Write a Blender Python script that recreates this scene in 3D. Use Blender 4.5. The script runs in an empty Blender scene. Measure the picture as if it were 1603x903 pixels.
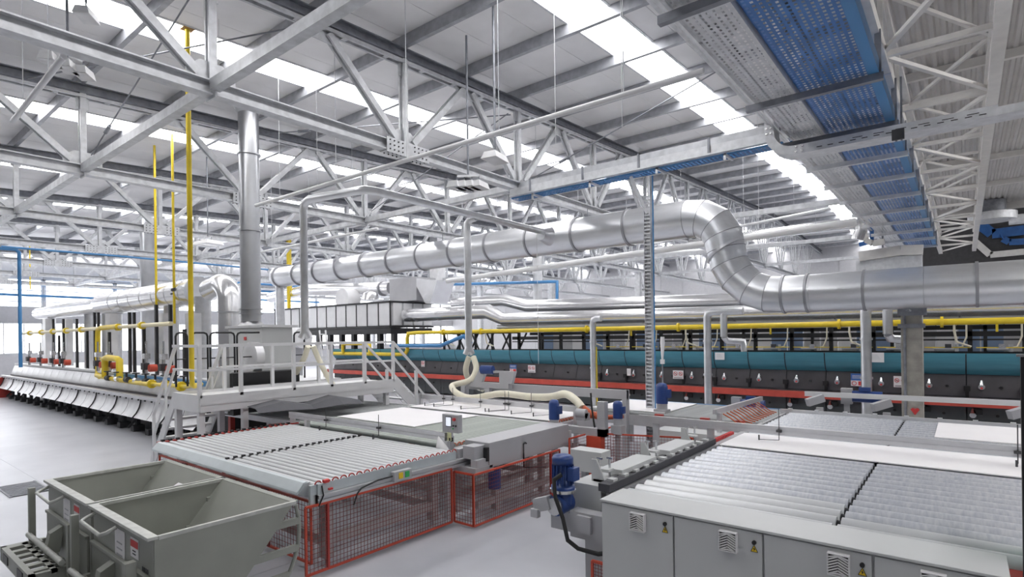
import bpy, bmesh, math, random
from mathutils import Vector, Matrix
random.seed(7)
sc = bpy.context.scene
COL = sc.collection

# ------------------------------------------------------------------ camera, world, exposure
F, CX, H = 885.5, 801.5, 2.5          # focal length in pixels of the 1603x903 frame, eye height
SH, TILT = 73.9, -0.0132               # horizon offset below the frame centre in pixels, slight camera roll
TH = math.atan2(1106.6, 885.5)
fx, fy = -math.cos(TH), math.sin(TH)
rx, ry = fy, -fx
cam_d = bpy.data.cameras.new('camera')
cam = bpy.data.objects.new('camera', cam_d); COL.objects.link(cam)
cam_d.sensor_width = 36.0; cam_d.lens = 36.0 * F / 1603.0
cam_d.shift_y = SH / 1603.0
cam_d.clip_start = 0.05; cam_d.clip_end = 300
cam.location = (0, 0, H)
cam.rotation_euler = (Matrix.Rotation(math.atan2(fy, fx) - math.pi / 2, 3, 'Z') @ Matrix.Rotation(math.pi / 2, 3, 'X') @ Matrix.Rotation(TILT, 3, 'Z')).to_euler()
sc.camera = cam

w = bpy.data.worlds.new('world'); sc.world = w; w.use_nodes = True
bg = w.node_tree.nodes['Background']
bg.inputs['Color'].default_value = (0.93, 0.96, 1.0, 1); bg.inputs['Strength'].default_value = 0.35
SKYLIGHT_STRENGTH = 10.5
WINDOW_STRENGTH = 3.2
sc.view_settings.view_transform = 'Standard'; sc.view_settings.look = 'None'
sc.view_settings.gamma = 1.0; sc.view_settings.use_curve_mapping = False
sc.view_settings.exposure = 0.1

# ------------------------------------------------------------------ measuring helpers: a pixel of the frame met with a known plane
GM = None            # plan correction of the current section: (function on points, scale of local pieces)
def use(f=None, lin=(1, 1, 1)):
    global GM
    GM = (f, lin) if f else None
def G(v): return Vector(GM[0](*v)) if GM else Vector(v)
def ray(px, py):
    if GM:           # sections drawn on the first, level survey
        th = math.atan2(1106.5, 879.0); u = (px - CX) / 879.0
        a, b_ = -math.cos(th), math.sin(th)
        return (a + u * b_, b_ - u * a, (540.0 - py) / 879.0)
    u = (px - CX) / F; w_ = (SH - (py - 451.5)) / F
    a = u * math.cos(TILT) - w_ * math.sin(TILT); b_ = u * math.sin(TILT) + w_ * math.cos(TILT)
    return (fx + a * rx, fy + a * ry, b_)
def AZ(px, py, z):
    d = ray(px, py); t = (z - H) / d[2]; return Vector((d[0]*t, d[1]*t, z))
def AY(px, py, y):
    d = ray(px, py); t = y / d[1]; return Vector((d[0]*t, y, H + d[2]*t))
def AX(px, py, x):
    d = ray(px, py); t = x / d[0]; return Vector((x, d[1]*t, H + d[2]*t))

# ------------------------------------------------------------------ materials
MATS = {}
def mat(name, col, rough=0.5, metal=0.0, vary=0.0, scale=6.0, col2=None, bump=0.0, stretch=None, emit=0.0, spec=0.5, detail=4.0, rnd=False):
    m = bpy.data.materials.new(name); m.use_nodes = True
    nt = m.node_tree; b = nt.nodes['Principled BSDF']
    b.inputs['Base Color'].default_value = (*col, 1)
    b.inputs['Roughness'].default_value = rough
    b.inputs['Metallic'].default_value = metal
    b.inputs['Specular IOR Level'].default_value = spec
    if emit:
        b.inputs['Emission Color'].default_value = (*col, 1); b.inputs['Emission Strength'].default_value = emit
    if vary or col2 or bump:
        tc = nt.nodes.new('ShaderNodeTexCoord'); no = nt.nodes.new('ShaderNodeTexNoise')
        no.inputs['Scale'].default_value = scale; no.inputs['Detail'].default_value = detail
        src = tc.outputs['Object']
        if stretch:
            mp = nt.nodes.new('ShaderNodeMapping'); mp.inputs['Scale'].default_value = stretch
            nt.links.new(src, mp.inputs['Vector']); src = mp.outputs['Vector']
        if rnd:
            oi = nt.nodes.new('ShaderNodeObjectInfo'); va = nt.nodes.new('ShaderNodeVectorMath'); va.operation = 'MULTIPLY_ADD'
            va.inputs[0].default_value = (1, 1, 1); va.inputs[1].default_value = (37, 91, 53)
            nt.links.new(oi.outputs['Random'], va.inputs[0]); nt.links.new(src, va.inputs[2]); src = va.outputs['Vector']
        nt.links.new(src, no.inputs['Vector'])
        if vary or col2:
            r = nt.nodes.new('ShaderNodeValToRGB')
            c2 = col2 if col2 else tuple(max(0, c * (1 - vary)) for c in col)
            c1 = col if col2 else tuple(min(1, c * (1 + vary)) for c in col)
            r.color_ramp.elements[0].position = 0.32; r.color_ramp.elements[1].position = 0.68
            r.color_ramp.elements[0].color = (*c2, 1); r.color_ramp.elements[1].color = (*c1, 1)
            nt.links.new(no.outputs['Fac'], r.inputs['Fac']); nt.links.new(r.outputs['Color'], b.inputs['Base Color'])
        if bump:
            bp = nt.nodes.new('ShaderNodeBump'); bp.inputs['Strength'].default_value = bump; bp.inputs['Distance'].default_value = 0.01
            nt.links.new(no.outputs['Fac'], bp.inputs['Height']); nt.links.new(bp.outputs['Normal'], b.inputs['Normal'])
    MATS[name] = m
    return m

GALV = mat('galvanised_steel', (0.70, 0.71, 0.73), 0.42, 0.25, vary=0.10, scale=9)
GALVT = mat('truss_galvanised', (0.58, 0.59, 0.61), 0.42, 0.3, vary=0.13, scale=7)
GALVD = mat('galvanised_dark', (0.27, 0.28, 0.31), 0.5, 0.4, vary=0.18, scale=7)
WSTEEL = mat('white_painted_steel', (0.74, 0.74, 0.75), 0.45, 0.0, vary=0.04, scale=3)
LATT = mat('cream_painted_steel', (0.78, 0.755, 0.72), 0.5, 0.0, vary=0.06, scale=5)
PURL = mat('purlin_zinc', (0.42, 0.43, 0.46), 0.42, 0.5, vary=0.15, scale=6)
ROOF = mat('roof_panel_white', (0.86, 0.85, 0.855), 0.5, 0.0, vary=0.05, scale=1.2)
CORR = mat('corrugated_beige', (0.62, 0.595, 0.57), 0.5, 0.0, vary=0.05, scale=2)
DUCT = mat('duct_aluminium', (0.74, 0.75, 0.77), 0.33, 0.8, vary=0.07, scale=3, stretch=(0.4, 2, 2))
CHIM = mat('chimney_steel', (0.50, 0.51, 0.53), 0.34, 0.8, vary=0.06, scale=3)
DUCTD = mat('duct_flange_steel', (0.36, 0.36, 0.38), 0.45, 0.6)
FOIL = mat('insulation_foil', (0.82, 0.82, 0.83), 0.25, 0.85, vary=0.05, scale=3)
ALU = mat('aluminium_profile', (0.68, 0.68, 0.70), 0.35, 0.6, vary=0.04)
ROLL = mat('roller_steel', (0.56, 0.57, 0.58), 0.42, 0.4, vary=0.03, scale=3)
ROLLB = mat('roller_scuffed', (0.58, 0.59, 0.61), 0.4, 0.35, col2=(0.44, 0.46, 0.51), scale=5, stretch=(8, 2, 2), detail=9, rnd=True)
ROLLG = mat('roller_greenish', (0.36, 0.39, 0.36), 0.5, 0.2, vary=0.1, scale=8)
ROLLD = mat('roller_dark', (0.30, 0.31, 0.31), 0.5, 0.2, vary=0.12, scale=8)
SLAB = mat('ceramic_slab_white', (0.84, 0.82, 0.83), 0.55, 0.0, vary=0.015, scale=2)
CAB = mat('cabinet_light_grey', (0.55, 0.56, 0.56), 0.42, 0.0, vary=0.02, scale=2)
CABS = mat('machine_grey_paint', (0.44, 0.44, 0.46), 0.45, 0.0, vary=0.03, scale=3)
BLACK = mat('black_paint', (0.015, 0.015, 0.017), 0.45)
DARK = mat('dark_iron', (0.06, 0.06, 0.065), 0.6, 0.2, vary=0.2)
RED = mat('red_paint', (0.42, 0.045, 0.035), 0.45, 0.0, vary=0.08)
ORANGE = mat('orange_red_paint', (0.55, 0.075, 0.04), 0.45, 0.0, vary=0.06)
MESHR = mat('dark_red_wire', (0.22, 0.045, 0.045), 0.5)
FRAMEB = mat('frame_brownish_grey', (0.42, 0.39, 0.39), 0.5, 0.0, vary=0.06)
LEDGE = mat('kiln_red_ledge', (0.58, 0.085, 0.06), 0.45, 0.0, vary=0.10, scale=4)
TEAL = mat('kiln_teal_panel', (0.07, 0.26, 0.34), 0.42, 0.0, vary=0.12, scale=2, stretch=(0.5, 1, 6))
KDARK = mat('kiln_dark_panel', (0.065, 0.06, 0.068), 0.5, 0.0, vary=0.12, scale=3)
KLOW = mat('kiln_low_panel', (0.075, 0.085, 0.09), 0.5, 0.0, vary=0.12, scale=3)
YEL = mat('gas_yellow_paint', (0.78, 0.58, 0.03), 0.4, 0.0, vary=0.06)
BLUE = mat('blue_paint', (0.03, 0.13, 0.38), 0.4, 0.0, vary=0.12)
BLUEP = mat('pipe_blue', (0.07, 0.25, 0.52), 0.4)
MOTOR = mat('motor_blue', (0.025, 0.06, 0.22), 0.33, 0.0, vary=0.1)
TRAYB = mat('tray_blue_coated', (0.06, 0.19, 0.48), 0.35, 0.15, vary=0.18, scale=3)
HOPP = mat('hopper_greygreen_paint', (0.30, 0.31, 0.275), 0.48, 0.0, vary=0.06, scale=3)
HOPPR = mat('hopper_rim_worn', (0.50, 0.51, 0.48), 0.45, 0.1, vary=0.12, scale=12)
LIP = mat('lip_pale_blue_grey', (0.55, 0.60, 0.62), 0.42, 0.2, vary=0.04)
SHIELD = mat('shield_zinc', (0.70, 0.70, 0.71), 0.4, 0.4, vary=0.10, scale=3)
CONC = mat('concrete_column', (0.38, 0.36, 0.32), 0.85, 0.0, vary=0.20, scale=5, bump=0.3)
HOSE = mat('cream_hose', (0.74, 0.70, 0.56), 0.5, 0.0, vary=0.05)
HOSER = mat('hose_end_red', (0.55, 0.12, 0.05), 0.5)
PAPER = mat('paper_white', (0.78, 0.77, 0.78), 0.7)
INK = mat('ink_dark', (0.06, 0.06, 0.07), 0.7)
INKR = mat('sign_red', (0.62, 0.05, 0.05), 0.6)
SIGNB = mat('sign_blue', (0.05, 0.14, 0.42), 0.6)
WARN = mat('warning_yellow', (0.85, 0.58, 0.02), 0.5)
WALLP = mat('wall_panel_grey', (0.50, 0.50, 0.52), 0.6, 0.0, vary=0.04)
WALLM = mat('wall_mid_grey', (0.13, 0.13, 0.135), 0.6, 0.0, vary=0.04)
WALLD = mat('wall_dark', (0.06, 0.058, 0.06), 0.7, 0.0, vary=0.15)
BLUEW = mat('kiln_back_blue', (0.22, 0.30, 0.45), 0.5)
CHROME = mat('chrome_bolt', (0.75, 0.75, 0.76), 0.25, 0.9)
RUBBER = mat('black_rubber', (0.02, 0.02, 0.02), 0.6)
COVER = mat('dark_grey_cover', (0.075, 0.075, 0.085), 0.7, 0.0, vary=0.05)
GLASSG = mat('green_glass_edge', (0.45, 0.72, 0.58), 0.15)
BRASS = mat('copper_brown', (0.40, 0.24, 0.10), 0.5, 0.3)
GRN = mat('button_green', (0.05, 0.45, 0.12), 0.4)
SCREEN = mat('screen_white', (0.75, 0.80, 0.88), 0.3, emit=0.7)
SKYL = mat('skylight_translucent', (1.0, 0.99, 0.99), 0.5, emit=SKYLIGHT_STRENGTH)
WINL = mat('window_daylight', (0.97, 0.98, 1.0), 0.4, emit=WINDOW_STRENGTH)

# floor: sealed grey concrete with soft clouding
FLOOR = mat('floor_sealed_concrete', (0.53, 0.54, 0.58), 0.30, 0.0, col2=(0.44, 0.45, 0.49), scale=0.9, detail=8)

# ------------------------------------------------------------------ mesh builder
ORG = {}
class MB:
    def __init__(s, raw=False): s.raw = raw; s.v = []; s.f = []; s.sm = []; s.mi = []; s.cur = 0
    def _add(s, vs, fs, smooth=False):
        n = len(s.v); s.v += [tuple(G(v)) if not s.raw else tuple(v) for v in vs]
        for f in fs:
            s.f.append([i + n for i in f]); s.sm.append(smooth); s.mi.append(s.cur)
        return s
    def box(s, lo, hi):
        x0, y0, z0 = lo; x1, y1, z1 = hi
        vs = [(x0,y0,z0),(x1,y0,z0),(x1,y1,z0),(x0,y1,z0),(x0,y0,z1),(x1,y0,z1),(x1,y1,z1),(x0,y1,z1)]
        return s._add(vs, [(0,3,2,1),(4,5,6,7),(0,1,5,4),(1,2,6,5),(2,3,7,6),(3,0,4,7)])
    def cb(s, c, sz):
        return s.box([c[i]-sz[i]/2 for i in range(3)], [c[i]+sz[i]/2 for i in range(3)])
    def frame(s, p0, p1, up=None):
        p0 = Vector(p0); p1 = Vector(p1); d = (p1-p0).normalized()
        up = Vector(up) if up else (Vector((0,0,1)) if abs(d.z) < 0.95 else Vector((0,1,0)))
        a = d.cross(up).normalized(); b = a.cross(d).normalized()
        return p0, p1, d, a, b
    def beam(s, p0, p1, w, h, up=None, oa=0, ob=0):
        p0, p1, d, a, b = s.frame(p0, p1, up)
        vs = []
        for p in (p0, p1):
            for (i, j) in ((-1,-1),(1,-1),(1,1),(-1,1)):
                vs.append(p + a*(oa + i*w/2) + b*(ob + j*h/2))
        return s._add(vs, [(0,3,2,1),(4,5,6,7),(0,1,5,4),(1,2,6,5),(2,3,7,6),(3,0,4,7)])
    def ibeam(s, p0, p1, w, h, t=0.015, up=None):
        s.beam(p0, p1, w, t, up, ob=h/2-t/2); s.beam(p0, p1, w, t, up, ob=-h/2+t/2)
        return s.beam(p0, p1, t, h-2*t, up)
    def chan(s, p0, p1, w, h, t=0.012, up=None, side=1):
        s.beam(p0, p1, w, t, up, ob=h/2-t/2); s.beam(p0, p1, w, t, up, ob=-h/2+t/2)
        return s.beam(p0, p1, t, h-2*t, up, oa=side*(w/2-t/2))
    def angle(s, p0, p1, w, t=0.01, up=None):
        s.beam(p0, p1, w, t, up, ob=-w/2+t/2); return s.beam(p0, p1, t, w-t, up, oa=-w/2+t/2, ob=t/2)
    def tube(s, pts, r, n=12, caps=True, smooth=True):
        pts = [Vector(p) for p in pts]; rs = r if isinstance(r, (list, tuple)) else [r]*len(pts)
        N = len(pts); rings = []
        d0 = (pts[1]-pts[0]).normalized()
        a = d0.orthogonal().normalized()
        if abs(d0.z) < 0.9: a = d0.cross(Vector((0,0,1))).normalized()
        prev = d0
        for i in range(N):
            if i == 0: t = d0; sc_ = 1; m = None
            elif i == N-1: t = (pts[i]-pts[i-1]).normalized(); m = None
            else:
                t1 = (pts[i]-pts[i-1]).normalized(); t2 = (pts[i+1]-pts[i]).normalized()
                t = (t1+t2).normalized(); m = (t1, t)
            q = prev.rotation_difference(t); a = (q @ a).normalized(); prev = t
            b = t.cross(a).normalized()
            k = 1.0; ax = None
            if m and m[0].dot(m[1]) > 0.3 and m[0].dot(m[1]) < 0.9999:
                k = 1/m[0].dot(m[1]); ax = (m[0]-t*m[0].dot(t)).normalized()
            ring = []
            for j in range(n):
                an = 2*math.pi*j/n; o = a*math.cos(an)*rs[i] + b*math.sin(an)*rs[i]
                if ax: o = o + ax*(o.dot(ax))*(k-1)
                ring.append(pts[i]+o)
            rings.append(ring)
        vs = [v for rg in rings for v in rg]; fs = []
        for i in range(N-1):
            for j in range(n):
                fs.append((i*n+j, i*n+(j+1)%n, (i+1)*n+(j+1)%n, (i+1)*n+j))
        s._add(vs, fs, smooth)
        if caps:
            s._add(rings[0], [tuple(range(n))[::-1]]); s._add(rings[-1], [tuple(range(n))])
        return s
    def prism(s, poly, axis, a0, a1):
        # poly in the two other axes (in axis order), extruded along axis
        def P(u, v, w_):
            return {'x': (w_, u, v), 'y': (u, w_, v), 'z': (u, v, w_)}[axis]
        n = len(poly); vs = [P(u, v, a0) for u, v in poly] + [P(u, v, a1) for u, v in poly]
        fs = [tuple(range(n))[::-1], tuple(range(n, 2*n))] + [(i, (i+1) % n, n+(i+1) % n, n+i) for i in range(n)]
        return s._add(vs, fs)
    def quadstrip(s, la, lb, smooth=False):
        n = len(la); return s._add(list(la)+list(lb), [(i, i+1, n+i+1, n+i) for i in range(n-1)], smooth)
    def wires(s, o, du, dv, nu, nv, t=0.005):
        o = Vector(o); du = Vector(du); dv = Vector(dv)
        for i in range(nu+1):
            p = o + du*(i/nu); s.tube([p, p+dv], t, 4, False, False)
        for j in range(nv+1):
            p = o + dv*(j/nv); s.tube([p, p+du], t, 4, False, False)
        return s
    def build(s, name, m, parent=None, label=None, kind=None, bev=0.0, base=None, solid=0.0, based=False):
        org = ORG[parent] if parent else (G(base) if base and not based else Vector(base or (0,0,0)))
        me = bpy.data.meshes.new(name)
        me.from_pydata([(v[0]-org[0], v[1]-org[1], v[2]-org[2]) for v in s.v], [], s.f)
        for mm in (m if isinstance(m, list) else [m]): me.materials.append(mm)
        me.polygons.foreach_set('use_smooth', s.sm); me.polygons.foreach_set('material_index', s.mi)
        bm = bmesh.new(); bm.from_mesh(me); bmesh.ops.recalc_face_normals(bm, faces=bm.faces); bm.to_mesh(me); bm.free()
        o = bpy.data.objects.new(name, me); COL.objects.link(o)
        if parent: o.parent = parent
        else: o.location = org
        ORG[o] = org
        if label: o['label'] = label
        if kind: o['kind'] = kind
        if bev:
            b = o.modifiers.new('bevel', 'BEVEL'); b.width = bev; b.segments = 2; b.limit_method = 'ANGLE'
        if solid:
            b = o.modifiers.new('solidify', 'SOLIDIFY'); b.thickness = solid; b.offset = 0
        return o
def tag(o, label, cat, group=None):
    o['label'] = label; o['category'] = cat
    if group: o['group'] = group
    return o
def T(name, label, cat, base, group=None):
    o = bpy.data.objects.new(name, None); COL.objects.link(o); base = G(base); o.location = base; o.empty_display_size = 0.1
    ORG[o] = Vector(base); return tag(o, label, cat, group)
def one(mb, name, m, label, cat, base=None, group=None, **k):
    if base is None:
        xs = [v[0] for v in mb.v]; ys = [v[1] for v in mb.v]; zs = [v[2] for v in mb.v]
        base = ((min(xs)+max(xs))/2, (min(ys)+max(ys))/2, min(zs))
    return tag(mb.build(name, m, base=base, based=True, **k), label, cat, group)
def local(mb, name, m):
    L = GM[1] if GM else (1, 1, 1)
    me = bpy.data.meshes.new(name); me.from_pydata([(v[0]*L[0], v[1]*L[1], v[2]*L[2]) for v in mb.v], [], mb.f)
    for mm in (m if isinstance(m, list) else [m]): me.materials.append(mm)
    me.polygons.foreach_set('use_smooth', mb.sm); me.polygons.foreach_set('material_index', mb.mi)
    bm = bmesh.new(); bm.from_mesh(me); bmesh.ops.recalc_face_normals(bm, faces=bm.faces); bm.to_mesh(me); bm.free()
    return me
def put(me, name, loc, parent, rot=None):
    loc = G(loc)
    o = bpy.data.objects.new(name, me); COL.objects.link(o); o.parent = parent; o.location = loc-ORG[parent]
    if rot: o.rotation_euler = rot
    ORG[o] = loc; return o
def dup(root, delta, label=None):
    r = root.copy(); COL.objects.link(r); r.location = root.location + Vector(delta); ORG[r] = ORG[root]+Vector(delta)
    if label: r['label'] = label
    for ch in list(root.children):
        c = ch.copy(); COL.objects.link(c); c.parent = r
        for g in ch.children:
            d = g.copy(); COL.objects.link(d); d.parent = c
    return r
ORD = ['first', 'second', 'third', 'fourth', 'fifth', 'sixth', 'seventh', 'eighth', 'ninth', 'tenth', 'eleventh', 'twelfth', 'thirteenth', 'fourteenth']
def arc(c, r, a0, a1, n, plane='xz', fixed=0):
    out = []
    for i in range(n+1):
        a = math.radians(a0+(a1-a0)*i/n); u = c[0]+r*math.cos(a); v = c[1]+r*math.sin(a)
        out.append({'xz': (u, fixed, v), 'yz': (fixed, u, v), 'xy': (u, v, fixed)}[plane])
    return out
def S(mb, name, m, parent=None, base=None, **k):
    return mb.build(name, m, parent=parent, base=base, kind='structure' if parent is None else None, **k)

# ------------------------------------------------------------------ the hall
RIDGE = 34.0
def zt(y): return 7.63 + 0.043*min(y, RIDGE) - 0.043*max(0, y-RIDGE)       # top chord centre
def zb(y): return 6.09                          # bottom chord centre
def zr(y): return zt(y) + 0.34                                                # roof underside
XW, XE, YN, YF = -47.4, 7.0, -2.2, 48.0

fl = S(MB().box((XW-0.3, YN, -0.2), (XE, YF+0.3, -0.012)), 'floor', FLOOR, base=(0, 0, 0))
me_slab = local(MB(True).box((0.002, 0.002, -0.012), (5.998, 5.998, 0.0)), 'floor_slab', FLOOR)
for i in range(10):
    for j in range(10):
        x, y = -50.0+2.1+i*6.0, -9.4+j*6.0
        o = put(me_slab, 'floor_slab', (x, y, 0), fl)

ceil = bpy.data.objects.new('ceiling', None); COL.objects.link(ceil); ORG[ceil] = Vector((0,0,0)); ceil['kind'] = 'structure'
TRX = [-2.4-6*i for i in range(8)]
def roofstrip(x0, x1, dz=0.0, th=0.08):
    b = MB()
    for (ya, yb) in ((YN, RIDGE), (RIDGE, YF)):
        za, zb_ = zr(ya)+dz, zr(yb)+dz
        b._add([(x0,ya,za),(x1,ya,za),(x1,yb,zb_),(x0,yb,zb_),(x0,ya,za+th),(x1,ya,za+th),(x1,yb,zb_+th),(x0,yb,zb_+th)],
               [(0,3,2,1),(4,5,6,7),(0,1,5,4),(1,2,6,5),(2,3,7,6),(3,0,4,7)])
    return b
for i, X in enumerate(TRX):
    bays = [(X-6.0, X)]
    if i == 0: bays.append((X, X+6.0))
    for (xa, xb) in bays:
        right = xa > -3
        for k in range(6):
            x0, x1 = xa+k, xa+k+1
            if right and x0 > -1.5: continue
            if not right and k in (2, 3): continue
            roofstrip(x0+0.004, x1-0.004).build('roof_panel', ROOF, ceil)
        if not right:
            roofstrip(xa+2.004, xa+2.61).build('roof_panel', ROOF, ceil)
            roofstrip(xa+3.54, xa+3.996).build('roof_panel', ROOF, ceil)
            roofstrip(xa+2.64, xa+3.51, 0.03, 0.03).build('skylight_panel', SKYL, ceil)
            b = MB()
            for xx in (xa+2.625, xa+3.525):
                b.beam((xx, YN, zr(YN)-0.005), (xx, RIDGE, zr(RIDGE)-0.005), 0.05, 0.03)
                b.beam((xx, RIDGE, zr(RIDGE)-0.005), (xx, YF, zr(YF)-0.005), 0.05, 0.03)
            b.build('skylight_frame', GALV, ceil)
PSP = 1.785
PY = [0.1+PSP*i for i in range(-4, 27)]
for y in PY:
    if y > YF-0.3 or y < YN+0.2: continue
    z = zr(y)
    b = MB()
    b.chan((XW, y, z-0.115), (-1.2, y, z-0.115), 0.09, 0.22, 0.012)
    b.build('purlin', PURL, ceil)

# corrugated roof of the next bay, ribs running away from the camera
CX0, CX1, CZ, CYE = -1.36, XE, 7.75, 31.0
prof = []
x = CX0; up = False
while x < CX1:
    z0, z1 = (CZ, CZ-0.045) if not up else (CZ-0.045, CZ)
    prof += [(x, z0), (x+0.055, z0), (x+0.085, z1)]; up = not up; x += 0.085
cr = S(MB().quadstrip([(px_, YN, pz) for px_, pz in prof], [(px_, CYE, pz) for px_, pz in prof]), 'ceiling', CORR, base=(0,0,0), solid=0.01)
MB().box((CX0, CYE-0.12, CZ-0.3), (CX1, CYE+0.1, CZ-0.02)).build('edge_beam', CORR, cr)
for y in range(2, 28, 4):
    MB().box((CX0, y, CZ-0.22), (CX1, y+0.1, CZ-0.055)).build('purlin', LATT, cr)
S(MB().box((CX0-0.05, YN, CZ-0.06), (CX0+0.0, CYE, 10.4)), 'trim_1', CORR, base=(0,0,0))
for (xa, xb) in ((3.6, 4.7),):      # unseen rooflight added over the next bay to light it from the right
    MB().box((xa, YN+1, CZ-0.055), (xb, CYE-0.5, CZ-0.05)).build('skylight_panel', SKYL, cr)
# walls
S(MB().box((-1.6, 35.0, 2.6), (XE, 35.2, 9.2)), 'wall_step', WALLD, base=(0,0,0))
S(MB().box((XE, YN, 0), (XE+0.2, YF, 9.5)), 'wall_right_unseen', WALLM, base=(0,0,0))  # unseen wall, added to shut out world light from the right
S(MB().box((XW, YN-0.2, 0), (XE, YN, 8.6)), 'wall_near_unseen', WALLM, base=(0,0,0))  # unseen wall, added close and dark to keep light off the cabinet fronts
wf = S(MB().box((XW, YF, 0), (XE, YF+0.25, 10.6)), 'wall_far', WALLP, base=(0,0,0))
for i in range(27):
    MB().box((XW+0.2+i*2.0, YF-0.03, 0.02), (XW+0.2+i*2.0+1.96, YF, 9.3)).build('wall_panel', WALLP, wf)
# left end wall with window bands
wl = bpy.data.objects.new('wall_left', None); COL.objects.link(wl); wl.location = (0,0,0); ORG[wl] = Vector((0,0,0)); wl['kind'] = 'structure'
bands = [(0.0, 1.75, 0), (1.75, 3.75, 1), (3.75, 4.75, 0), (4.75, 6.6, 2), (6.6, 10.6, 0)]
nwin = 1
for (z0, z1, k) in bands:
    if k == 0:
        for i in range(13):
            MB().box((XW-0.2, YN+i*4.02, z0+0.005), (XW, YN+i*4.02+4.0, z1-0.005)).build('wall_panel', WALLP, wl)
    else:
        for i in range(13):
            ya = YN+i*4.02; yb = ya+4.0
            t = MB().box((XW-0.16, ya+0.1, z0+0.05), (XW-0.12, yb-0.1, z1-0.05)).build('window_%d' % nwin, WINL, base=(XW, ya, z0), kind='structure'); nwin += 1
            fr = MB()
            fr.box((XW-0.2, ya, z0), (XW+0.02, ya+0.12, z1)).box((XW-0.2, yb-0.12, z0), (XW+0.02, yb, z1))
            fr.box((XW-0.2, ya, z0), (XW+0.02, yb, z0+0.06)).box((XW-0.2, ya, z1-0.06), (XW+0.02, yb, z1))
            fr.build('window_frame', GALV, t)
            if k == 1:
                for m_ in (1, 2, 3): MB().box((XW-0.13, ya+m_-0.03, z0), (XW+0.0, ya+m_+0.03, z1)).build('mullion', GALV, t)
            else:
                for m_ in range(1, 5): MB().box((XW-0.13, ya, z0+m_*0.37-0.03), (XW+0.03, yb, z0+m_*0.37+0.03)).build('louvre', GALV, t)

# ------------------------------------------------------------------ roof trusses
NODES = [0.1+3.57*i for i in range(-2, 13)]
names_t = ['galvanised roof truss beside the blue cable trays', 'near galvanised roof truss with bolted splice plate, second from the right',
 'galvanised roof truss third from the right, ahead of the chimney', 'galvanised roof truss fourth from the right, above the kiln exit platform',
 'galvanised roof truss fifth from the right, above the silver kiln', 'galvanised roof truss sixth from the right, far down the hall',
 'galvanised roof truss next to last before the end windows', 'last galvanised roof truss, right before the end windows']
def truss(X, label):
    t = T('roof_truss', label, 'truss', (X, 0, 0), 'roof trusses')
    ya, yb = YN+0.02, YF-0.1
    b = MB()
    for (p, q) in ((ya, RIDGE), (RIDGE, yb)): b.ibeam((X, p, zt(p)), (X, q, zt(q)), 0.20, 0.20, 0.02)
    b.build('top_chord', GALVD, t)  # same steel as the other members; its unlit look is in the darker colour
    b = MB()
    for s in (-0.07, 0.07):
        for (p, q) in ((ya, RIDGE), (RIDGE, yb)): b.beam((X+s, p, zt(p)-0.16), (X+s, q, zt(q)-0.16), 0.05, 0.06)
    k = ya
    while k < yb: b.cb((X, k, zt(k)-0.16), (0.14, 0.1, 0.05)); k += 0.9
    b.build('top_batten', GALVT, t)
    b = MB()
    for (p, q) in ((ya, 0), (0, RIDGE), (RIDGE, yb)): b.ibeam((X, p, zb(p)), (X, q, zb(q)), 0.20, 0.21, 0.022)
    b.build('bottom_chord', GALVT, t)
    for n in NODES:
        if n > yb or n < ya+0.4: continue
        b = MB(); 
        for s in (-0.055, 0.055): b.beam((X+s, n, zb(n)+0.06), (X+s, n, zt(n)-0.1), 0.045, 0.11, up=(0,1,0))
        b.build('vertical', GALVT, t)
        MB().prism([(n-0.34, zb(n)+0.08), (n+0.34, zb(n)+0.08), (n+0.34, zb(n)+0.22), (n+0.16, zb(n)+0.38), (n-0.16, zb(n)+0.38), (n-0.34, zb(n)+0.22)], 'x', X-0.012, X+0.012).build('gusset', GALVT, t)
        MB().cb((X, n, zt(n)-0.28), (0.03, 0.22, 0.3)).build('gusset', GALVT, t)
        for sgn in (-1, 1):
            h = n+sgn*1.785
            if h > yb or h < ya: continue
            b = MB()
            for s in (-0.05, 0.05): b.beam((X+s, n+sgn*0.2, zb(n)+0.17), (X+s, h-sgn*0.13, zt(h)-0.2), 0.045, 0.12, up=(0, -sgn*1, 1))
            b.build('diagonal', GALVT, t)
        h = n+1.785
        if h < yb:
            MB().prism([(h-0.4, zt(h)-0.1), (h+0.4, zt(h)-0.1), (h+0.28, zt(h)-0.36), (h-0.28, zt(h)-0.36)], 'x', X-0.012, X+0.012).build('gusset', GALVT, t)
    # bolted splice on the bottom chord
    n = NODES[4]
    MB().box((X+0.10, n-0.5, zb(n)-0.15), (X+0.115, n+0.55, zb(n)+0.13)).box((X-0.1, n-0.5, zb(n)-0.125), (X+0.1, n+0.55, zb(n)-0.108)).build('splice_plate', GALVT, t)
    b = MB()
    for i in range(10):
        if i in (4, 5): continue
        for j in range(3):
            yy = n-0.43+i*0.1; zz = zb(n)-0.09+j*0.085
            b.tube([(X+0.115, yy, zz), (X+0.132, yy, zz)], 0.014, 6)
        for j in (-0.06, 0.06):
            b.tube([(X+j, n-0.43+i*0.1, zb(n)-0.125), (X+j, n-0.43+i*0.1, zb(n)-0.145)], 0.014, 6)
    b.build('bolts', DARK, t, kind='stuff')
    return t
for X, lab in zip(TRX, names_t): truss(X, lab)
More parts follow.
